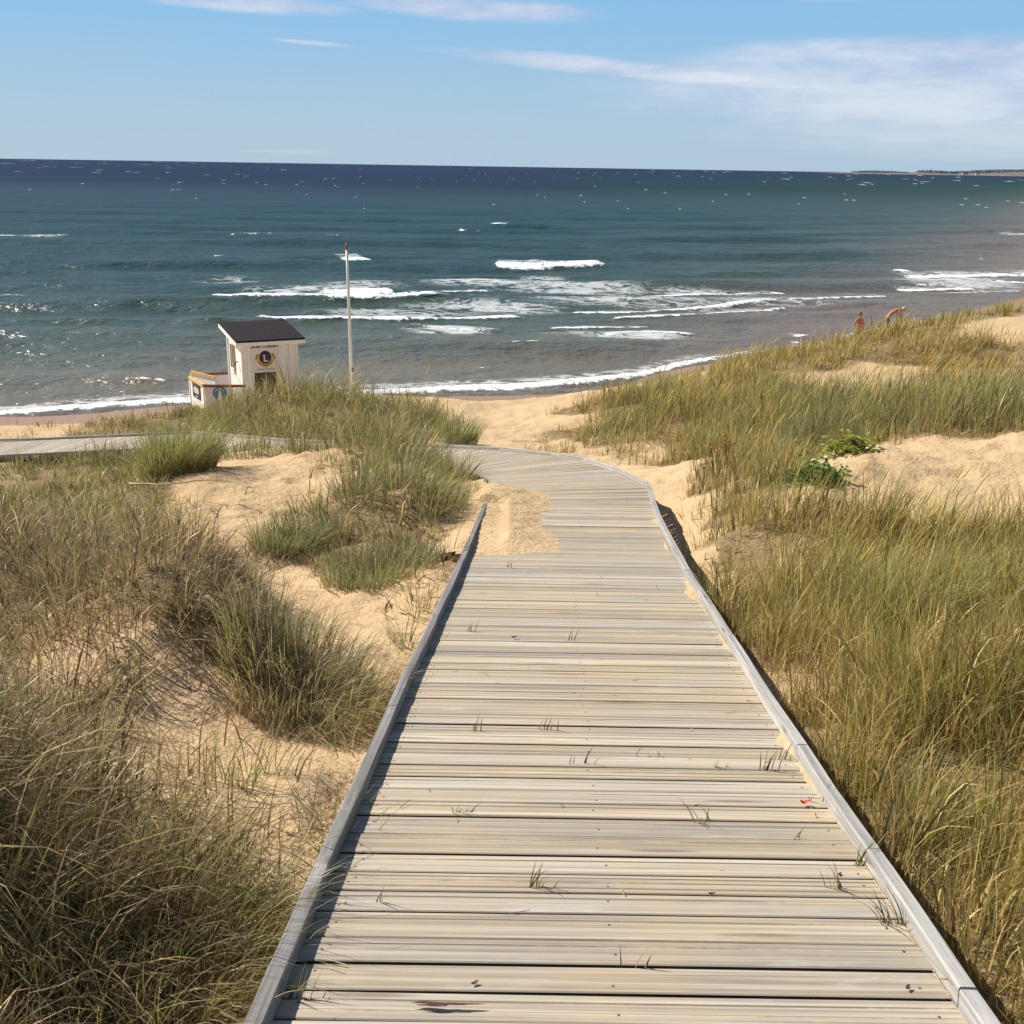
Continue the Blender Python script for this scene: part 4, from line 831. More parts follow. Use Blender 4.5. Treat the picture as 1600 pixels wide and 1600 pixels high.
for i, (px, py, nb, H, ln, lb) in enumerate(SPR):
    nb = int(nb*1.3)+1; p = deck_pt(px, py); rg = np.random.default_rng(900+i); az_ = np.where(ln < 0, math.pi, 0)+rg.normal(0, .9, nb); c = np.where((rg.random(nb) < .45)[:, None], G_GR*.8, np.where((rg.random(nb) < .5)[:, None], G_ST*.75, G_BR*.8))*(.6+.6*rg.random(nb))[:, None]
    me = blades_mesh('plank_sprout', [make_blades(rg.normal(0, .022, nb), rg.normal(0, .004, nb), np.full(nb, -.02), 1.0*H*(.5+.7*rg.random(nb))+.02, np.full(nb, .0042)+.0003*p[1], np.abs(ln)*.25+.15*rg.random(nb), abs(ln)*.5+.2+.9*rg.random(nb), az_, rg.uniform(0, 3, nb), c*.9, c, 6)])
    tag(link('plank_sprout', me, loc=p), lb, 'grass sprout', 'grass sprouts growing between the planks')
# straw scraps on the planks (uncountable)
rg = np.random.default_rng(55); n = 110; q = rg.uniform(1.5, 12.5, n)**1.0; lat = rg.uniform(.04, .97, n); PP = np.array([dk(s_of_y(a))[0]*(1-b)+dk(s_of_y(a))[1]*b for a, b in zip(q, lat)]); az_ = rg.uniform(0, 6.28, n)
c = np.where((rg.random(n) < .4)[:, None], G_BR*.7, G_ST)*(.7+.5*rg.random(n))[:, None]
tag(link('straw_scraps', blades_mesh('straw_scraps', [make_blades(PP[:,0], PP[:,1], PP[:,2]+.006, .015+.07*rg.random(n), np.full(n, .003)+.0002*q, np.full(n, 1.5), 1.5+.3*rg.random(n), az_, az_+1.57, c, c, 4)])), 'loose bits of straw lying on the planks', 'straw', kind='stuff')
# red petal, dark leaf bits on the planks
def leaf(name, px, py, sc, colr, label, cat, curl=.4, seed=0, grp=None):
    p = deck_pt(px, py); rg = random.Random(seed); n = 7; V = []; F = []
    for i in range(n):
        u = i/(n-1)-.5; wd_ = .55*math.cos(u*math.pi)**.7*.5+.02
        for j in (-1, 0, 1): V.append((u*sc, j*wd_*sc*(.8+.4*rg.random()), sc*(curl*(u*u*1.6+.25*abs(j))+.06)))
    for i in range(n-1):
        for j in range(2): F.append((i*3+j, (i+1)*3+j, (i+1)*3+j+1, i*3+j+1))
    me = mesh_np(name, V, np.array(F), True); o = link(name, me, mat=simple(name+'_colour', colr, .5, .15), loc=(p[0], p[1], p[2]+.003)); o.rotation_euler = (0, 0, rg.uniform(0, 6)); return tag(o, label, cat, grp)
leaf('red_petal', 1257, 1259, .036, (.75, .05, .02), 'small bright red petal lying on the planks near the right kerb', 'petal', .9, 1)
leaf('dry_leaf', 1112, 1401, .022, (.05, .04, .03), 'tiny dark leaf scrap on the near planks right of centre', 'leaf', .5, 2)
leaf('dry_leaf', 803, 1032, .038, (.03, .025, .02), 'dark leaf scrap on the planks in the middle distance', 'leaf', .5, 3)
leaf('dry_leaf', 742, 1543, .022, (.10, .08, .05), 'brown leaf scrap low on the near planks left of centre', 'leaf', .5, 4)
leaf('dry_leaf', 1418, 1549, .022, (.08, .07, .04), 'dull leaf scrap by the right kerb at the bottom', 'leaf', .5, 5)
leaf('dry_leaf', 1312, 1369, .018, (.05, .04, .03), 'tiny dark scrap beside the upright sprout', 'leaf', .5, 6)
# resin stain on a plank at the bottom
p = deck_pt(690, 1571); V = [(0,0,0)]; n = 22
for i in range(n):
    a = 2*math.pi*i/n; r_ = 1+.35*math.sin(3*a+1)+.2*math.sin(7*a); V.append((.075*math.cos(a)*r_, .009*math.sin(a)*r_, 0))
me = mesh_np('resin_stain', V, np.array([(0, 1+i, 1+(i+1) % n) for i in range(n)])); o = link('resin_stain', me, mat=simple('resin', (.09,.035,.02), .5, .4, 60), loc=(p[0], p[1], p[2]+.0035)); o.rotation_euler = (-.18, 0, 0); tag(o, 'dark red brown resin stain on a plank at the bottom edge', 'stain')
# long dead stalk lying across the left mound, roots and twigs on the sand
def stalk(name, pts, r0, colr, label, cat, lift=.05):
    P = []
    for i, (px, py) in enumerate(pts):
        a = march(px, py); P.append(Vector((a[0], a[1], gz(a[0], a[1])+lift)))
    Q = []
    for a, b in zip(P[:-1], P[1:]): Q += [a.lerp(b, k/4)+Vector((0,0,random.uniform(-.008,.008))) for k in range(4)]
    Q.append(P[-1]); mb = MB().tube([q-P[0] for q in Q], [r0*(1-.6*i/len(Q)) for i in range(len(Q))], 6)
    return tag(mb.build(name, simple(name+'_colour', colr, .7, .2, 20), smooth=True, loc=P[0]), label, cat)
stalk('dead_stalk', [(205,790),(260,789),(320,787),(362,787),(395,797)], .014, (.5,.38,.2), 'long pale dead stalk lying across the left mound grass', 'stalk', .28)
stalk('driftwood_twig', [(715,768),(738,757),(744,742)], .012, (.05,.035,.03), 'short black twig poking out of the sand at the bend', 'twig', .05)
stalk('beach_wrack', [(800,689),(830,687),(862,688)], .008, (.1,.07,.05), 'thin dark line of debris on the beach behind the bend', 'debris', .01)
stalk('beach_wrack', [(640,619),(690,620),(720,618)], .012, (.16,.09,.06), 'faint dark wrack line near the water right of the flagpole', 'debris', .01)

# ------------------------------------------------------------------ rose bushes on the right dune
def leaf_mat(name, col):
    m_, t = newmat(name); P = t.n('ShaderNodeNewGeometry').outputs['Position']; c_ = t.mix(t.ss(t.noise(P, 25, 2), .35, .65), tuple(x*.6 for x in col), tuple(x*1.3 for x in col))
    b = t.n('ShaderNodeBsdfPrincipled', {'Base Color': c_, 'Roughness': .55, 'Specular IOR Level': .3}); tr = t.n('ShaderNodeBsdfTranslucent', {'Color': c_})
    out(t, t.n('ShaderNodeMixShader', {0: .4, 1: b.outputs[0], 2: tr.outputs[0]})); return m_
M_LEAF = leaf_mat('rose_leaf', (.15, .28, .05)); M_LEAF2 = leaf_mat('pale_rose_leaf', (.34, .38, .07)); M_STEM = simple('rose_stem', (.12, .08, .05), .7, .2)
def bush(px, py, w_, h_, n, mats, label, seed):
    rg = random.Random(seed); p = march(px, py); z0 = gz(p[0], p[1]); root = empty('rose_bush', (p[0], p[1], z0), label, 'rose bush')
    st = MB(); LV = []; LF = []
    for i in range(16):
        a = rg.uniform(0, 6.28); r_ = w_*math.sqrt(rg.random()); q = Vector((math.cos(a)*r_, math.sin(a)*r_*.8, 0)); q.z = gz(p[0]+q.x, p[1]+q.y)-z0+h_*(1-.5*(r_/w_)**2)*rg.uniform(.55, 1)
        b = Vector((q.x*.5, q.y*.5, gz(p[0]+q.x*.5, p[1]+q.y*.5)-z0)); mid = b.lerp(q, .5)+Vector((rg.uniform(-.05,.05), rg.uniform(-.05,.05), .04)); st.tube([b, mid, q], [.010, .008, .005], 5)
        for k in range(n//16):
            t_ = rg.uniform(.1, 1.05); c = b.lerp(q, t_)+Vector((rg.gauss(0,.09), rg.gauss(0,.09), rg.gauss(0,.05))); c.z = max(c.z, gz(p[0]+c.x, p[1]+c.y)-z0+.02)
            L = rg.uniform(.045, .08); ax = Vector((rg.gauss(0,1), rg.gauss(0,1), rg.uniform(-.2,.7))).normalized(); sd_ = ax.cross(Vector((rg.gauss(0,.4), rg.gauss(0,.4), 1))).normalized(); up = sd_.cross(ax)
            b0 = len(LV)
            for (u, v_, w2) in ((0,0,0),(.35,-.34,.06),(.35,.34,.06),(.75,-.26,.03),(.75,.26,.03),(1,0,-.05),(.5,0,-.03)): LV.append(tuple(c+ax*u*L+sd_*v_*L+up*w2*L*2))
            LF += [(b0,b0+1,b0+6),(b0,b0+6,b0+2),(b0+1,b0+3,b0+6),(b0+6,b0+4,b0+2),(b0+3,b0+5,b0+6),(b0+6,b0+5,b0+4)]
    st.build('stem', M_STEM, root); me = mesh_np('foliage', LV, np.array(LF)); o = link('foliage', me, root, mats); o['kind'] = 'stuff'; return root
bush(1268, 760, .24, .30, 750, M_LEAF, 'dark green leafy rose bush at the left foot of the bare sand mound', 1)
bush(1318, 724, .27, .22, 420, M_LEAF2, 'smaller yellow green rose bush on the sand right of the dark one', 2)
M_HIP = simple('rose_hip', (.50, .13, .05), .45, .3, 10, .4)
for i, (px, py, n, lb) in enumerate([(1132,725,6,'cluster of orange red hips in the grass right of the bend, highest of three'),(1112,737,5,'cluster of orange red hips left of the highest one in the grass'),(1092,762,4,'faded orange hips low in the grass beside the bare sand strip')]):
    p = march(px, py+16); z0 = gz(p[0], p[1]); root = empty('rose_hip_sprig', (p[0], p[1]-.05, z0), lb, 'rose hips', 'rose hips in the grass right of the bend'); rg = random.Random(i); st = MB()
    for k in range(n):
        top = Vector((rg.uniform(-.10,.10), rg.uniform(-.12,.02), .42+rg.uniform(-.08,.10))); st.tube([(0,0,0), top*.5+Vector((.02,0,0)), top], [.006,.005,.003], 5)
        bm = bmesh.new(); bmesh.ops.create_uvsphere(bm, u_segments=8, v_segments=6, radius=.018); bmesh.ops.scale(bm, vec=(1,1,.85), verts=bm.verts); bmesh.ops.translate(bm, vec=top, verts=bm.verts); me = bpy.data.meshes.new('hip'); bm.to_mesh(me); bm.free(); link('hip', me, root, M_HIP)
    st.build('stem', M_STEM, root)

# ------------------------------------------------------------------ lifeguard hut
HX, HY = -9.15, 36.4; HYAW = rad(27); HB = 1.0
hut = empty('beach_hut', (HX, HY, HB), 'small white wooden lifeguard hut with dark sloping roof and round emblem', 'beach hut', rz=HYAW)
W_, Dp, Hf, Hb_ = 1.86, 2.05, 2.16, 2.42      # origin at the near left corner; x along the front, y to the sea
M_TRIM = simple('cream_trim', (.84, .80, .72), .6, .06, 5); M_ROOF = simple('roof_felt', (.014, .009, .014), .85, .25, 6, .2, dirt=((.05,.04,.045), .25)); M_BROWN = simple('brown_stain', (.16, .075, .04), .7, .2, 10); M_OCHRE = simple('bleached_handrail', (.62, .40, .15), .7, .15, 10)
# framed walls made of upright boards, each board a part
def wall(x0, x1, hfun, place_, holes=(), bw_=.145):
    x = x0; i = 0
    while x < x1-.01:
        e_ = min(x1, x+bw_); segs = [(0, None)]
        for (hx0, hx1, hz0, hz1) in holes:
            if x+.02 < hx1 and e_-.02 > hx0:
                segs = ([(0, hz0)] if hz0 > .05 else []) + [(hz1, None)]
        for a, b in segs:
            t0 = hfun(x) if b is None else b; t1 = hfun(e_) if b is None else b
            mb = MB().prism([(x+.003, a), (e_-.003, a), (e_-.003, t1), (x+.003, t0)], 0, .022); o = mb.build('wall_board', M_WHITE, hut); place_(o)
        x = e_
front_hole = (.36, 1.13, .12, 1.22)
wall(0, W_, lambda x: Hf, lambda o: None, [front_hole])
wall(0, W_, lambda x: Hb_, lambda o: setattr(o, 'location', (0, Dp-.02, 0)))
sl = lambda y: Hf+(Hb_-Hf)*y/Dp
wall(.0, Dp, sl, lambda o: (setattr(o, 'rotation_euler', (0,0,rad(90))), setattr(o, 'location', (.022, .0, 0))), [(1.15, 1.72, 1.12, 2.0)])
wall(.0, Dp, sl, lambda o: (setattr(o, 'rotation_euler', (0,0,rad(90))), setattr(o, 'location', (W_, .0, 0))))
MB().box((W_/2, Dp/2, -.05), (W_, Dp, .1)).build('floor', M_BROWN, hut)
for x, y, h_ in ((-.012,-.012,Hf),(W_+.012,-.012,Hf),(-.012,Dp+.012,Hb_),(W_+.012,Dp+.012,Hb_)): MB().box((x, y, h_/2), (.07, .07, h_)).build('corner_board', M_TRIM, hut)
for x in (.30, W_-.30): MB().box((x, -.014, Hf/2), (.045, .02, Hf)).build('batten', M_TRIM, hut)
# roof: sloping slab with fascias
def slope_box(x0, x1, y0, y1, th, off, name, mat):
    f = lambda y: Hf+(Hb_-Hf)*y/Dp+off; V = [(x, y, f(y)+q) for x in (x0, x1) for y in (y0, y1) for q in (0, th)]
    me = bpy.data.meshes.new(name); me.from_pydata(V, [], [(0,1,3,2),(4,6,7,5),(0,4,5,1),(2,3,7,6),(0,2,6,4),(1,5,7,3)]); me.update(); return link(name, me, hut, mat)
slope_box(-.24, W_+.26, -.22, Dp+.22, .05, .135, 'roof', M_ROOF); slope_box(-.21, W_+.23, -.19, Dp+.19, .05, .083, 'soffit', M_TRIM)
for a in ((-.252,-.226,-.23,Dp+.23),(W_+.246,W_+.272,-.23,Dp+.23),(-.224,W_+.244,-.252,-.228),(-.224,W_+.244,Dp+.205,Dp+.23)): slope_box(*a, .12, .006, 'fascia', M_WHITE)
# front sign panel with name and emblem; hatch below
panel = MB().box((.75+.0, -.030, 1.70), (.92, .016, .90)).build('sign_panel', simple('sign_white', (.74,.70,.70), .5, .03), hut)
hatch = MB().box((.745, .03, .67), (.76, .02, 1.10)).build('hatch', simple('hatch_dark', (.055,.035,.03), .5, .3), hut)
for x, z, dx_, dz_ in ((.745,1.215,.82,.05),(.345,.67,.045,1.10),(1.145,.67,.045,1.10)): MB().box((x, -.006, z), (dx_, .05, dz_)).build('hatch_frame', M_TRIM, hut)
MB().box((.745, .012, .95), (.72, .012, .035)).build('hatch_rail', M_BROWN, hut)
def text_part(txt, size, loc, mat, parent, rot=(rad(90),0,0), name='lettering', sx_=1.0, ext=.003, bold=0.0):
    cu = bpy.data.curves.new(name, 'FONT'); cu.body = txt; cu.size = size; cu.extrude = ext; cu.align_x = 'CENTER'; cu.offset = bold; cu.resolution_u = 3
    tmp = bpy.data.objects.new(name, cu); COL.objects.link(tmp); dg = bpy.context.evaluated_depsgraph_get(); me = bpy.data.meshes.new_from_object(tmp.evaluated_get(dg)); bpy.data.objects.remove(tmp); bpy.data.curves.remove(cu); me.name = name
    me.materials.clear(); o = link(name, me, parent, mat); o.location = loc; o.rotation_euler = rot; o.scale = (sx_, 1, 1); return o
M_BLACK = simple('sign_black', (.02,.015,.02), .5, .1); M_NAVY = simple('emblem_navy', (.012,.012,.05), .4, .1); M_GOLD = simple('emblem_gold', (.62,.40,.10), .4, .12, 30); M_CREAM = simple('emblem_cream', (.80,.74,.60), .5, .05)
text_part('LION TORNET', .125, (.76, -.042, 2.03), M_BLACK, hut, sx_=1.18, bold=.004)
# emblem: dark disc in a gold collar with ear shapes and a pointed scroll below
def flat(pts, y, th, name, mat, parent): return MB().prism(pts, y-th, y).build(name, mat, parent)
ex, ez = .765, 1.66
emb = flat([(ex+.185*math.cos(a)*1.0, ez+.03+.200*math.sin(a)) for a in np.linspace(0, 2*math.pi, 36, endpoint=False)], -.0385, .004, 'emblem', M_BLACK, hut)
emb.scale = (1.15, 1, 1.15); emb.location = (-.15*ex, 0, -.15*ez)
flat([(ex+.165*math.cos(a), ez+.02+.175*math.sin(a)) for a in np.linspace(0, 2*math.pi, 32, endpoint=False)], -.0435, .003, 'emblem_disc', M_NAVY, emb)
arc = lambda r_, a0, a1, n: [(ex+r_*math.cos(a), ez+.02+r_*math.sin(a)) for a in np.linspace(a0, a1, n)]
flat(arc(.262, rad(190), rad(252), 8)+[(ex, ez-.295)]+arc(.262, rad(288), rad(350), 8)+arc(.175, rad(350), rad(190), 18), -.0395, .004, 'emblem_scroll', M_GOLD, emb)
flat(arc(.235, rad(205), rad(335), 14)+arc(.215, rad(335), rad(205), 14), -.044, .003, 'emblem_line', M_BLACK, emb)
for sg in (-1, 1):
    flat([(ex+sg*q[0], ez+q[1]) for q in ((.15,.13),(.21,.15),(.245,.07),(.285,-.03),(.265,-.06),(.22,.0),(.18,.03))][::(1 if sg > 0 else -1)], -.0415, .004, 'emblem_mane', M_GOLD, emb)
    flat([(ex+sg*q[0], ez+q[1]) for q in ((.205,.145),(.235,.14),(.305,-.01),(.285,-.03),(.245,.07))][::(1 if sg > 0 else -1)], -.0455, .003, 'emblem_mane_edge', M_BLACK, emb)
text_part('L', .27, (ex, -.047, ez-.085), M_CREAM, emb, bold=.006, sx_=1.0)
flat([(ex-.055,ez-.085),(ex+.075,ez-.085),(ex+.075,ez-.062),(ex-.055,ez-.062)], -.0472, .003, 'letter_foot', M_CREAM, emb); flat([(ex-.075,ez+.088),(ex+.0,ez+.088),(ex+.0,ez+.106),(ex-.075,ez+.106)], -.0472, .003, 'letter_serif', M_CREAM, emb)
mb = MB(); rg = random.Random(2); x = .47
while x < 1.03:                                   # the small line under the emblem is illegible in the photograph
    w2 = rg.uniform(.018, .035)
    if not .71 < x < .77: mb.box((x+w2/2, -.040, 1.300), (w2, .004, .028))
    x += w2+.01
o = mb.build('small_print', simple('print_grey', (.2,.18,.24), .5, .1), hut); o['kind'] = 'stuff'
# window on the left wall, and an open door leaf beyond it
win = MB().box((-.004, 1.44, 1.56), (.03, .50, .80)).build('window', M_DARKWIN, hut)
for y, z, dy_, dz_ in ((1.17,1.56,.05,.93),(1.71,1.56,.05,.93),(1.44,2.0,.59,.05),(1.44,1.12,.59,.05),(1.44,1.56,.03,.8)): MB().box((-.018, y, z), (.03, dy_, dz_)).build('window_frame', M_TRIM if y != 1.17 else M_OCHRE, win)
MB().box((-.035, 1.10, 1.5), (.05, .03, 1.05)).build('shutter', M_OCHRE, hut)
lamp = MB().tube([(-.02,.62,1.47),(-.10,.62,1.50)], [.02,.02], 8).box((-.12,.62,1.43), (.05,.07,.14)).build('wall_lamp', M_BROWN, hut)
MB().box((W_+.16, .3, .35), (.3, .5, .25)).build('side_locker', simple('locker_dark', (.04,.03,.035), .6, .2), hut)

# terrace of white panels with brown handrails, left of the hut
ter = empty('terrace_fence', (HX, HY, HB), 'low fenced terrace with brown and yellow handrails and sign panels left of the hut', 'fence', rz=HYAW)
M_PANEL = simple('grey_white_panel', (.60,.56,.57), .55, .05); 
def rail(a, b, z, mat, name='handrail', hh=.09, dd=.05):
    a, b = Vector(a), Vector(b); d = b-a; ex_ = d.normalized(); ey = Vector((0,0,1)).cross(ex_); return MB().box((a+b)/2+Vector((0,0,z)), (d.length, dd, hh), Matrix((ex_, ey, Vector((0,0,1)))).transposed()).build(name, mat, ter)
def lpt(px, py, D):           # world -> hut-local
    v = at(px, py, D)-Vector((HX, HY, HB)); return Matrix.Rotation(-HYAW, 3, 'Z') @ v
A = lpt(318, 603, 35.9); B = lpt(386, 602, 36.0); Cc = lpt(297, 596, 37.3); Dd = lpt(299, 583, 37.4); E_ = lpt(336, 598, 36.4); G_ = lpt(356, 583, 39.0); H_ = lpt(303, 585, 38.6)
rail((A.x,A.y,0), (B.x,B.y,0), A.z, M_BROWN); rail((Cc.x,Cc.y,0), (A.x,A.y,0), A.z+.01, M_OCHRE, dd=.12); rail((H_.x,H_.y,0), (G_.x,G_.y,0), G_.z, M_BROWN)
rail((Dd.x,Dd.y,0), (E_.x,E_.y,0), A.z+.18, M_OCHRE, dd=.06, hh=.11)
def pan(a, b, z0, z1, mat, name, th=.02):
    a, b = Vector(a), Vector(b); d = b-a; ex_ = d.normalized(); ey = Vector((0,0,1)).cross(ex_); return MB().box((a+b)/2+Vector((0,0,(z0+z1)/2)), (d.length, th, z1-z0), Matrix((ex_, ey, Vector((0,0,1)))).transposed()).build(name, mat, ter)
ab = (B-A); ab.z = 0; abn = ab.normalized(); mid = A+abn*.98
fp = pan((A.x+.05,A.y,0), (mid.x,mid.y-.0,0), -.1, A.z-.02+.05, M_PANEL, 'front_panel')
for k in range(6): q0 = A+abn*(1.02+k*.09); q1 = q0+abn*.082; pan((q0.x,q0.y+.02,0), (q1.x,q1.y+.02,0), -.1, A.z-.06, M_WHITE, 'picket', .02)
pan((Cc.x,Cc.y,0), (A.x,A.y,0), -.1, A.z-.05, M_WHITE, 'side_panel'); pan((H_.x,H_.y,0), (G_.x,G_.y,0), -.1, G_.z-.03, M_PANEL, 'rear_panel')
pan((Dd.x,Dd.y,0), (E_.x,E_.y,0), A.z-.10, A.z+.14, M_WHITE, 'banner_board')
for q in (A, B, Cc, Dd, H_, E_): MB().box((q.x, q.y+.01, (q.z-.2)/2), (.075, .075, q.z+.2)).build('post', M_WHITE, ter)
# black notice board on the end panel, unreadable white lines
n0 = Cc.lerp(A, .22); n1 = Cc.lerp(A, .78); dn = (n1-n0); dn.z = 0; L_ = dn.length; exn = dn.normalized(); nrm_ = Vector((exn.y, -exn.x, 0)); cc_ = (n0+n1)/2; Mn = Matrix((exn, Vector((0,0,1)).cross(exn), Vector((0,0,1)))).transposed()
zc = A.z-.32; nb_ = MB().box(Vector((cc_.x, cc_.y, zc))+nrm_*.02, (L_, .02, .5), Mn).build('notice_board', M_BLACK, ter)
for k, (w2, hh) in enumerate(((.05,.05),(.6,.045),(.7,.045),(.55,.045),(.25,.03))): MB().box(Vector((cc_.x, cc_.y, zc+.17-[0,.08,.15,.22,.36][k]))+nrm_*.034, (L_*w2, .004, hh), Mn).build('notice_line', M_CREAM, nb_)
# round blue emblem on the front panel
Mf = Matrix((abn, Vector((0,0,1)).cross(abn), Vector((0,0,1)))).transposed(); nf = Vector((abn.y, -abn.x, 0)); ce = A+abn*.53; ce = Vector((ce.x, ce.y, A.z-.25)); M_BLUE = simple('sign_blue', (.03,.17,.36), .5, .08)
def disc(r0, r1, off, mat, name, par, a0=0, a1=360, n=28):
    V = []; F = []
    for i in range(n+1):
        a = rad(a0+(a1-a0)*i/n)
        for r_ in (r0, r1): V.append(tuple(ce + Mf @ Vector((r_*math.cos(a), 0, r_*math.sin(a))) + nf*off))
    F = [(2*i, 2*i+1, 2*i+3, 2*i+2) for i in range(n)]; me = mesh_np(name, V, np.array(F)); me.materials.append(mat); return link(name, me, par)
sg_ = disc(0.0, .235, .016, M_BLUE, 'round_sign', ter); disc(.150, .165, .020, M_CREAM, 'sign_ring', sg_, 20, 160)
V = [tuple(ce + Mf @ Vector((x, 0, z)) + nf*.022) for x, z in ((-.09,-.22),(-.05,-.05),(-.03,.06),(0,.13),(.03,.06),(.05,-.05),(.09,-.22))]; me = mesh_np('sign_figure', V, np.array([(0,1,6),(1,5,6),(1,2,5),(2,4,5),(2,3,4)])); me.materials.append(M_CREAM); link('sign_figure', me, sg_)

# ------------------------------------------------------------------ flagpole
b0 = at(551, 640, 35); zb = gz(b0.x, 35); top = at(541.5, 386, 35); fpo = empty('flagpole', (b0.x, 35, zb), 'bare white flagpole with gilt knob standing behind the grass ridge', 'flagpole')
v = top-Vector((b0.x, 35, zb)); MB().tube([(0,0,-.2), v*.33, v*.66, v*.985], [.058,.050,.042,.034], 14).build('pole', simple('pole_paint', (.88,.86,.81), .4, .05, 3, dirt=((.6,.52,.4), .15)), fpo, smooth=True)
M_GILT = simple('gilt', (.28,.10,.05), .4, .2, 10, .5, metal=.3); MB().tube([v*.985, v*.988, v*.995+Vector((0,0,.02)), v+Vector((0,0,.06)), v+Vector((0,0,.12))], [.034,.055,.062,.035,.008], 12).build('knob', M_GILT, fpo, smooth=True)
MB().tube([v*.2+Vector((.06,-.03,0)), v*.97+Vector((.045,-.03,0))], [.006,.006], 5).build('halyard', M_TRIM, fpo); MB().box(v*.22+Vector((.05,-.04,0)), (.03,.03,.14)).build('cleat', M_BROWN, fpo)

# ------------------------------------------------------------------ two bathers at the water's edge
def figure(name, J, E, mat, parent, levels=2):
    me = bpy.data.meshes.new(name); me.from_pydata([j[:3] for j in J], E, []); o = link(name, me, parent)
    sk = o.modifiers.new('skin', 'SKIN'); sk.use_smooth_shade = True; sb = o.modifiers.new('sub', 'SUBSURF'); sb.levels = levels; sb.render_levels = levels
    lay = me.skin_vertices[0].data
    for i, j in enumerate(J): lay[i].radius = (j[3], j[4] if len(j) > 4 else j[3]); lay[i].use_root = (i == 0)
    dg = bpy.context.evaluated_depsgraph_get(); nm = bpy.data.meshes.new_from_object(o.evaluated_get(dg)); nm.name = name; o.modifiers.clear(); o.data = nm; nm.materials.clear(); nm.materials.append(mat); bpy.data.meshes.remove(me); return o
M_SKIN = simple('tanned_skin', (.33,.16,.085), .55, .2, 4, .4); M_HAIR = simple('brown_hair', (.12,.06,.03), .6, .2, 30); M_BLOND = simple('fair_hair', (.55,.38,.16), .6, .2, 30); M_RED = simple('red_cloth', (.50,.06,.035), .7, .1); M_SHORT = simple('dark_shorts', (.04,.05,.09), .8, .1)
def hand(J, E, root, d, sc=1.0):
    """five short finger chains from a palm vertex"""
    d = Vector(d).normalized(); s_ = d.orthogonal().normalized(); base = Vector(J[root][:3]); pi_ = len(J); J.append((*(base+d*.05*sc), .026, .014)); E.append((root, pi_))
    for k, (o_, L) in enumerate(((-.03,.060),(-.012,.075),(.008,.078),(.026,.068))):
        a = len(J); J.append((*(base+d*(.085)*sc+s_*o_), .009)); J.append((*(base+d*(.085+L*.5)+s_*o_*1.15), .008)); J.append((*(base+d*(.085+L)+s_*o_*1.2+d.cross(s_)*.015), .006)); E += [(pi_, a), (a, a+1), (a+1, a+2)]
    a = len(J); J.append((*(base+d*.05+s_*.045), .010)); J.append((*(base+d*.085+s_*.07), .008)); E += [(pi_, a), (a, a+1)]
def head(parent, c, d_face, matskin, hairmat, sc=1.0, long_=False):
    bm = bmesh.new(); bmesh.ops.create_uvsphere(bm, u_segments=20, v_segments=14, radius=.1)
    for v_ in bm.verts:
        v_.co.x *= .78; v_.co.z *= 1.12
        if v_.co.z < 0: v_.co.x *= 1+v_.co.z*2.2; v_.co.y *= 1+v_.co.z*1.2
        if v_.co.y < -.085 and abs(v_.co.x) < .02 and abs(v_.co.z+.01) < .03: v_.co.y -= .022
    for sg in (-1, 1):
        r_ = bmesh.ops.create_uvsphere(bm, u_segments=8, v_segments=6, radius=.02); bmesh.ops.scale(bm, vec=(.35,.7,1.3), verts=r_['verts']); bmesh.ops.translate(bm, vec=(sg*.080,.005,-.005), verts=r_['verts'])
    me = bpy.data.meshes.new('head'); bm.to_mesh(me); bm.free(); me.polygons.foreach_set('use_smooth', [True]*len(me.polygons)); h_ = link('head', me, parent, matskin)
    q = Vector(d_face).normalized().to_track_quat('-Y', 'Z'); h_.matrix_basis = Matrix.Translation(c) @ q.to_matrix().to_4x4()
    mb = bmesh.new(); bmesh.ops.create_uvsphere(mb, u_segments=18, v_segments=12, radius=.108)
    for v_ in mb.verts:
        v_.co.x *= .80; v_.co.z *= 1.12; v_.co.z += .010; v_.co.y += .010
    bmesh.ops.delete(mb, geom=[v_ for v_ in mb.verts if (v_.co.z < .03 and v_.co.y < -.01) or v_.co.z < -.07], context='VERTS')
    me = bpy.data.meshes.new('hair'); mb.to_mesh(me); mb.free(); me.polygons.foreach_set('use_smooth', [True]*len(me.polygons)); link('hair', me, h_, hairmat)
    bm = bmesh.new()
    for sg in (-1, 1):
        r_ = bmesh.ops.create_uvsphere(bm, u_segments=8, v_segments=6, radius=.012); bmesh.ops.translate(bm, vec=(sg*.03,-.090,.008), verts=r_['verts'])
    me = bpy.data.meshes.new('eyes'); bm.to_mesh(me); bm.free(); link('eyes', me, h_, M_BLACK)
    MB().box((0,-.090,-.055), (.045,.014,.010)).build('mouth', M_RED, h_); return h_
# standing bather
bx, by = 16.2, 51.6; bz_ = gz(bx, by); pr = empty('person', (bx, by, bz_), 'tanned bather standing on the shore holding a red towel, left of the pair', 'person', rz=.35)
J = [(0,0,.98,.125,.105),(0,0,1.12,.125,.10),(0,0,1.30,.150,.115),(0,0,1.44,.10,.09),(0,0,1.52,.055),(0,-.01,1.60,.05),
     (-.09,0,.90,.095),(-.10,.01,.50,.060),(-.10,.02,.10,.040),(-.10,-.10,.03,.035),(.09,0,.90,.095),(.11,.0,.50,.060),(.12,.02,.10,.040),(.12,-.10,.03,.035),
     (-.19,0,1.42,.055),(-.26,-.02,1.16,.042),(-.12,-.20,1.20,.032),(.19,0,1.42,.055),(.25,-.03,1.16,.042),(.10,-.21,1.24,.032)]
E = [(0,1),(1,2),(2,3),(3,4),(4,5),(0,6),(6,7),(7,8),(8,9),(0,10),(10,11),(11,12),(12,13),(3,14),(14,15),(15,16),(3,17),(17,18),(18,19)]
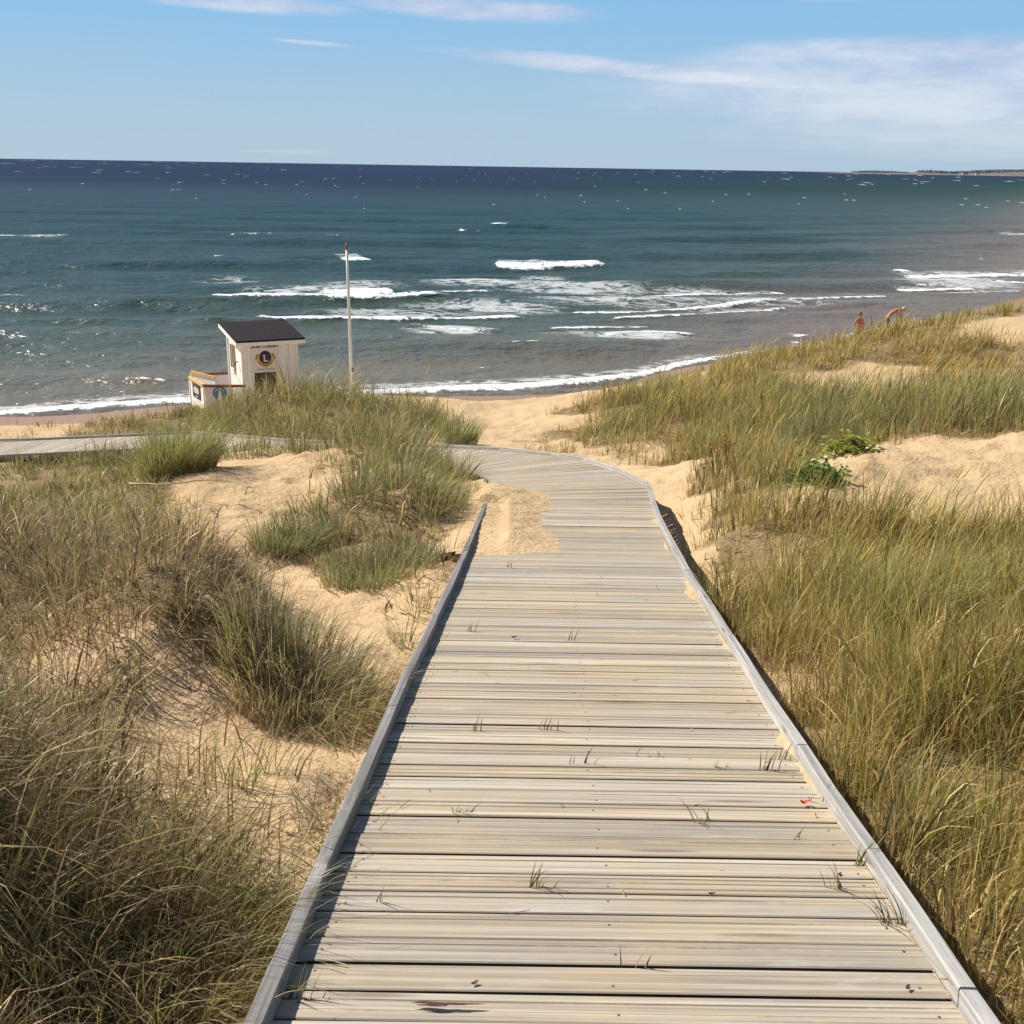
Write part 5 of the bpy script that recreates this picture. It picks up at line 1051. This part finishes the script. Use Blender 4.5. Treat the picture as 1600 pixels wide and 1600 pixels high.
hand(J, E, 16, (1,-.2,.1)); hand(J, E, 19, (-1,-.2,.1)); figure('body', J, E, M_SKIN, pr); head(pr, (0,-.02,1.68), (.2,-1,-.1), M_SKIN, M_HAIR)
MB().box((0,-.24,1.10), (.17,.03,.42)).box((.03,-.255,1.02), (.13,.03,.5)).build('towel', M_RED, pr, bevel=.008); figure('shorts', [(0,0,1.0,.140,.118),(0,0,.92,.14,.12),(-.09,0,.80,.105),(-.10,0,.62,.09),(.09,0,.80,.105),(.10,0,.62,.09)], [(0,1),(1,2),(2,3),(1,4),(4,5)], M_SHORT, pr)
# bending bather
bx, by = 16.75, 49.3; bz_ = gz(bx, by); pr = empty('person', (bx, by, bz_), 'fair haired bather bending forward with a curved bare back, right of the pair', 'person')
J = [(-.05,0,.93,.125,.11),(.10,0,1.10,.125,.10),(.30,0,1.24,.15,.11),(.46,0,1.27,.10,.09),(.54,0,1.28,.055),(.60,0,1.28,.05),
     (-.05,-.09,.86,.095),(.04,-.10,.48,.060),(-.06,-.11,.10,.040),(.06,-.11,.03,.035),(-.05,.09,.86,.095),(.08,.10,.48,.060),(-.02,.11,.10,.040),(.10,.11,.03,.035),
     (.42,-.19,1.24,.055),(.46,-.22,.96,.042),(.42,-.18,.72,.032),(.42,.19,1.24,.055),(.47,.22,.96,.042),(.45,.18,.72,.032)]
hand(J, E := [(0,1),(1,2),(2,3),(3,4),(4,5),(0,6),(6,7),(7,8),(8,9),(0,10),(10,11),(11,12),(12,13),(3,14),(14,15),(15,16),(3,17),(17,18),(18,19)], 16, (-.1,0,-1)); hand(J, E, 19, (-.1,0,-1))
figure('body', J, E, M_SKIN, pr); head(pr, (.68,0,1.30), (.8,-.2,-.55), M_SKIN, M_BLOND)
figure('shorts', [(.0,0,.99,.138,.122),(-.05,0,.90,.14,.125),(-.04,-.09,.78,.105),(0,-.10,.62,.09),(-.04,.09,.78,.105),(.03,.10,.62,.09)], [(0,1),(1,2),(2,3),(1,4),(4,5)], M_SHORT, pr)

# ------------------------------------------------------------------ far headland on the right
M_LAND = simple('headland_land', (.17,.145,.13), .9, .2, .004); M_WOOD = simple('far_trees', (.085,.095,.105), .9, .2, .01)  # muted land and blue-grey trees, distance haze mixed into the colours
V = []; F = []; xs = np.linspace(1860, 4200, 200); rgn = np.random.default_rng(8)
ridge = 4+6*sstep(xs, 1880, 2150)+3*fbm(xs*.004, xs*0, 3, 91)+20*sstep(xs, 2450, 2950)+25*sstep(xs, 2900, 4000); yb = 6100+.10*(xs-1300)
for i, x in enumerate(xs):
    tip = min(1, i/14)
    V += [(x, yb[i]-40, -1), (x, yb[i], 2.2*tip+.1), (x, yb[i]+220, ridge[i]*tip*.7), (x, yb[i]+600, ridge[i]*tip), (x, yb[i]+1500, -1)]
for i in range(len(xs)-1):
    for k in range(4): F.append((i*5+k, (i+1)*5+k, (i+1)*5+k+1, i*5+k+1))
tag(link('headland', mesh_np('headland', V, np.array(F), True), mat=M_LAND), kind='structure')
V = []; F = []
for k in range(2200):
    x = rgn.uniform(1990, 4100); i = np.interp(x, xs, np.arange(len(xs))); gapn = vnoise(np.array([x*.012]), np.array([0.]), 95)[0]
    if gapn < .42 and x < 2500: continue
    yy_ = np.interp(x, xs, yb)+rgn.uniform(240, 640); zz_ = np.interp(x, xs, ridge)*(.72 if yy_-np.interp(x, xs, yb) < 420 else .97); r_ = rgn.uniform(5, 11); h_ = rgn.uniform(5, 9)*(1.5 if x > 2400 else 1)*(.7+.8*max(0, gapn-.3)); b = len(V)
    V += [(x-r_, yy_, zz_-2), (x+r_, yy_, zz_-2), (x, yy_-r_*.7, zz_-2), (x, yy_+r_*.7, zz_-2), (x-r_*.7, yy_-2, zz_+h_*.6), (x+r_*.7, yy_-2, zz_+h_*.65), (x, yy_, zz_+h_)]
    F += [(b,b+2,b+4),(b+2,b+1,b+5),(b+2,b+5,b+4),(b+4,b+5,b+6),(b+1,b+3,b+5),(b+3,b,b+4),(b+3,b+6,b+5),(b+3,b+4,b+6)]
tag(link('headland_wood', mesh_np('headland_wood', V, np.array(F)), mat=M_WOOD), 'dark line of trees along the top of the far headland', 'wood', kind='stuff')
M_FW = simple('far_house_wall', (.75,.72,.68), .7, .03, .1); M_FR = simple('far_house_roof', (.25,.10,.08), .8, .1, .1)
def house(px, w2, h2, label):
    p = at(px, 270, 6230); z0 = 5.0; r_ = empty('house', (p.x, 6230, z0), label, 'house', 'white houses on the far headland')
    MB().box((0,0,h2/2), (w2, 12, h2)).build('wall', M_FW, r_); MB().prism([(-w2/2-1, h2), (w2/2+1, h2), (w2/2-3, h2+4), (-w2/2+3, h2+4)], -7, 7).build('roof', M_FR, r_)
    for k in range(3): MB().box(((k-1)*w2*.28, -6.02, h2*.55), (w2*.1, .2, h2*.4)).build('window', M_DARKWIN, r_)
house(1508, 34, 7, 'longer white house on the far headland, left of the pair'); house(1527, 16, 6, 'smaller white house on the far headland, right of the pair')
hs = at(1455, 268, 6300); mb = MB().tube([(0,0,0),(0,0,26)], [1.6,1.0], 8); tag(mb.build('mast', M_WOOD, loc=(hs.x, 6300, 6)), 'thin dark mast on the low part of the far headland', 'mast')
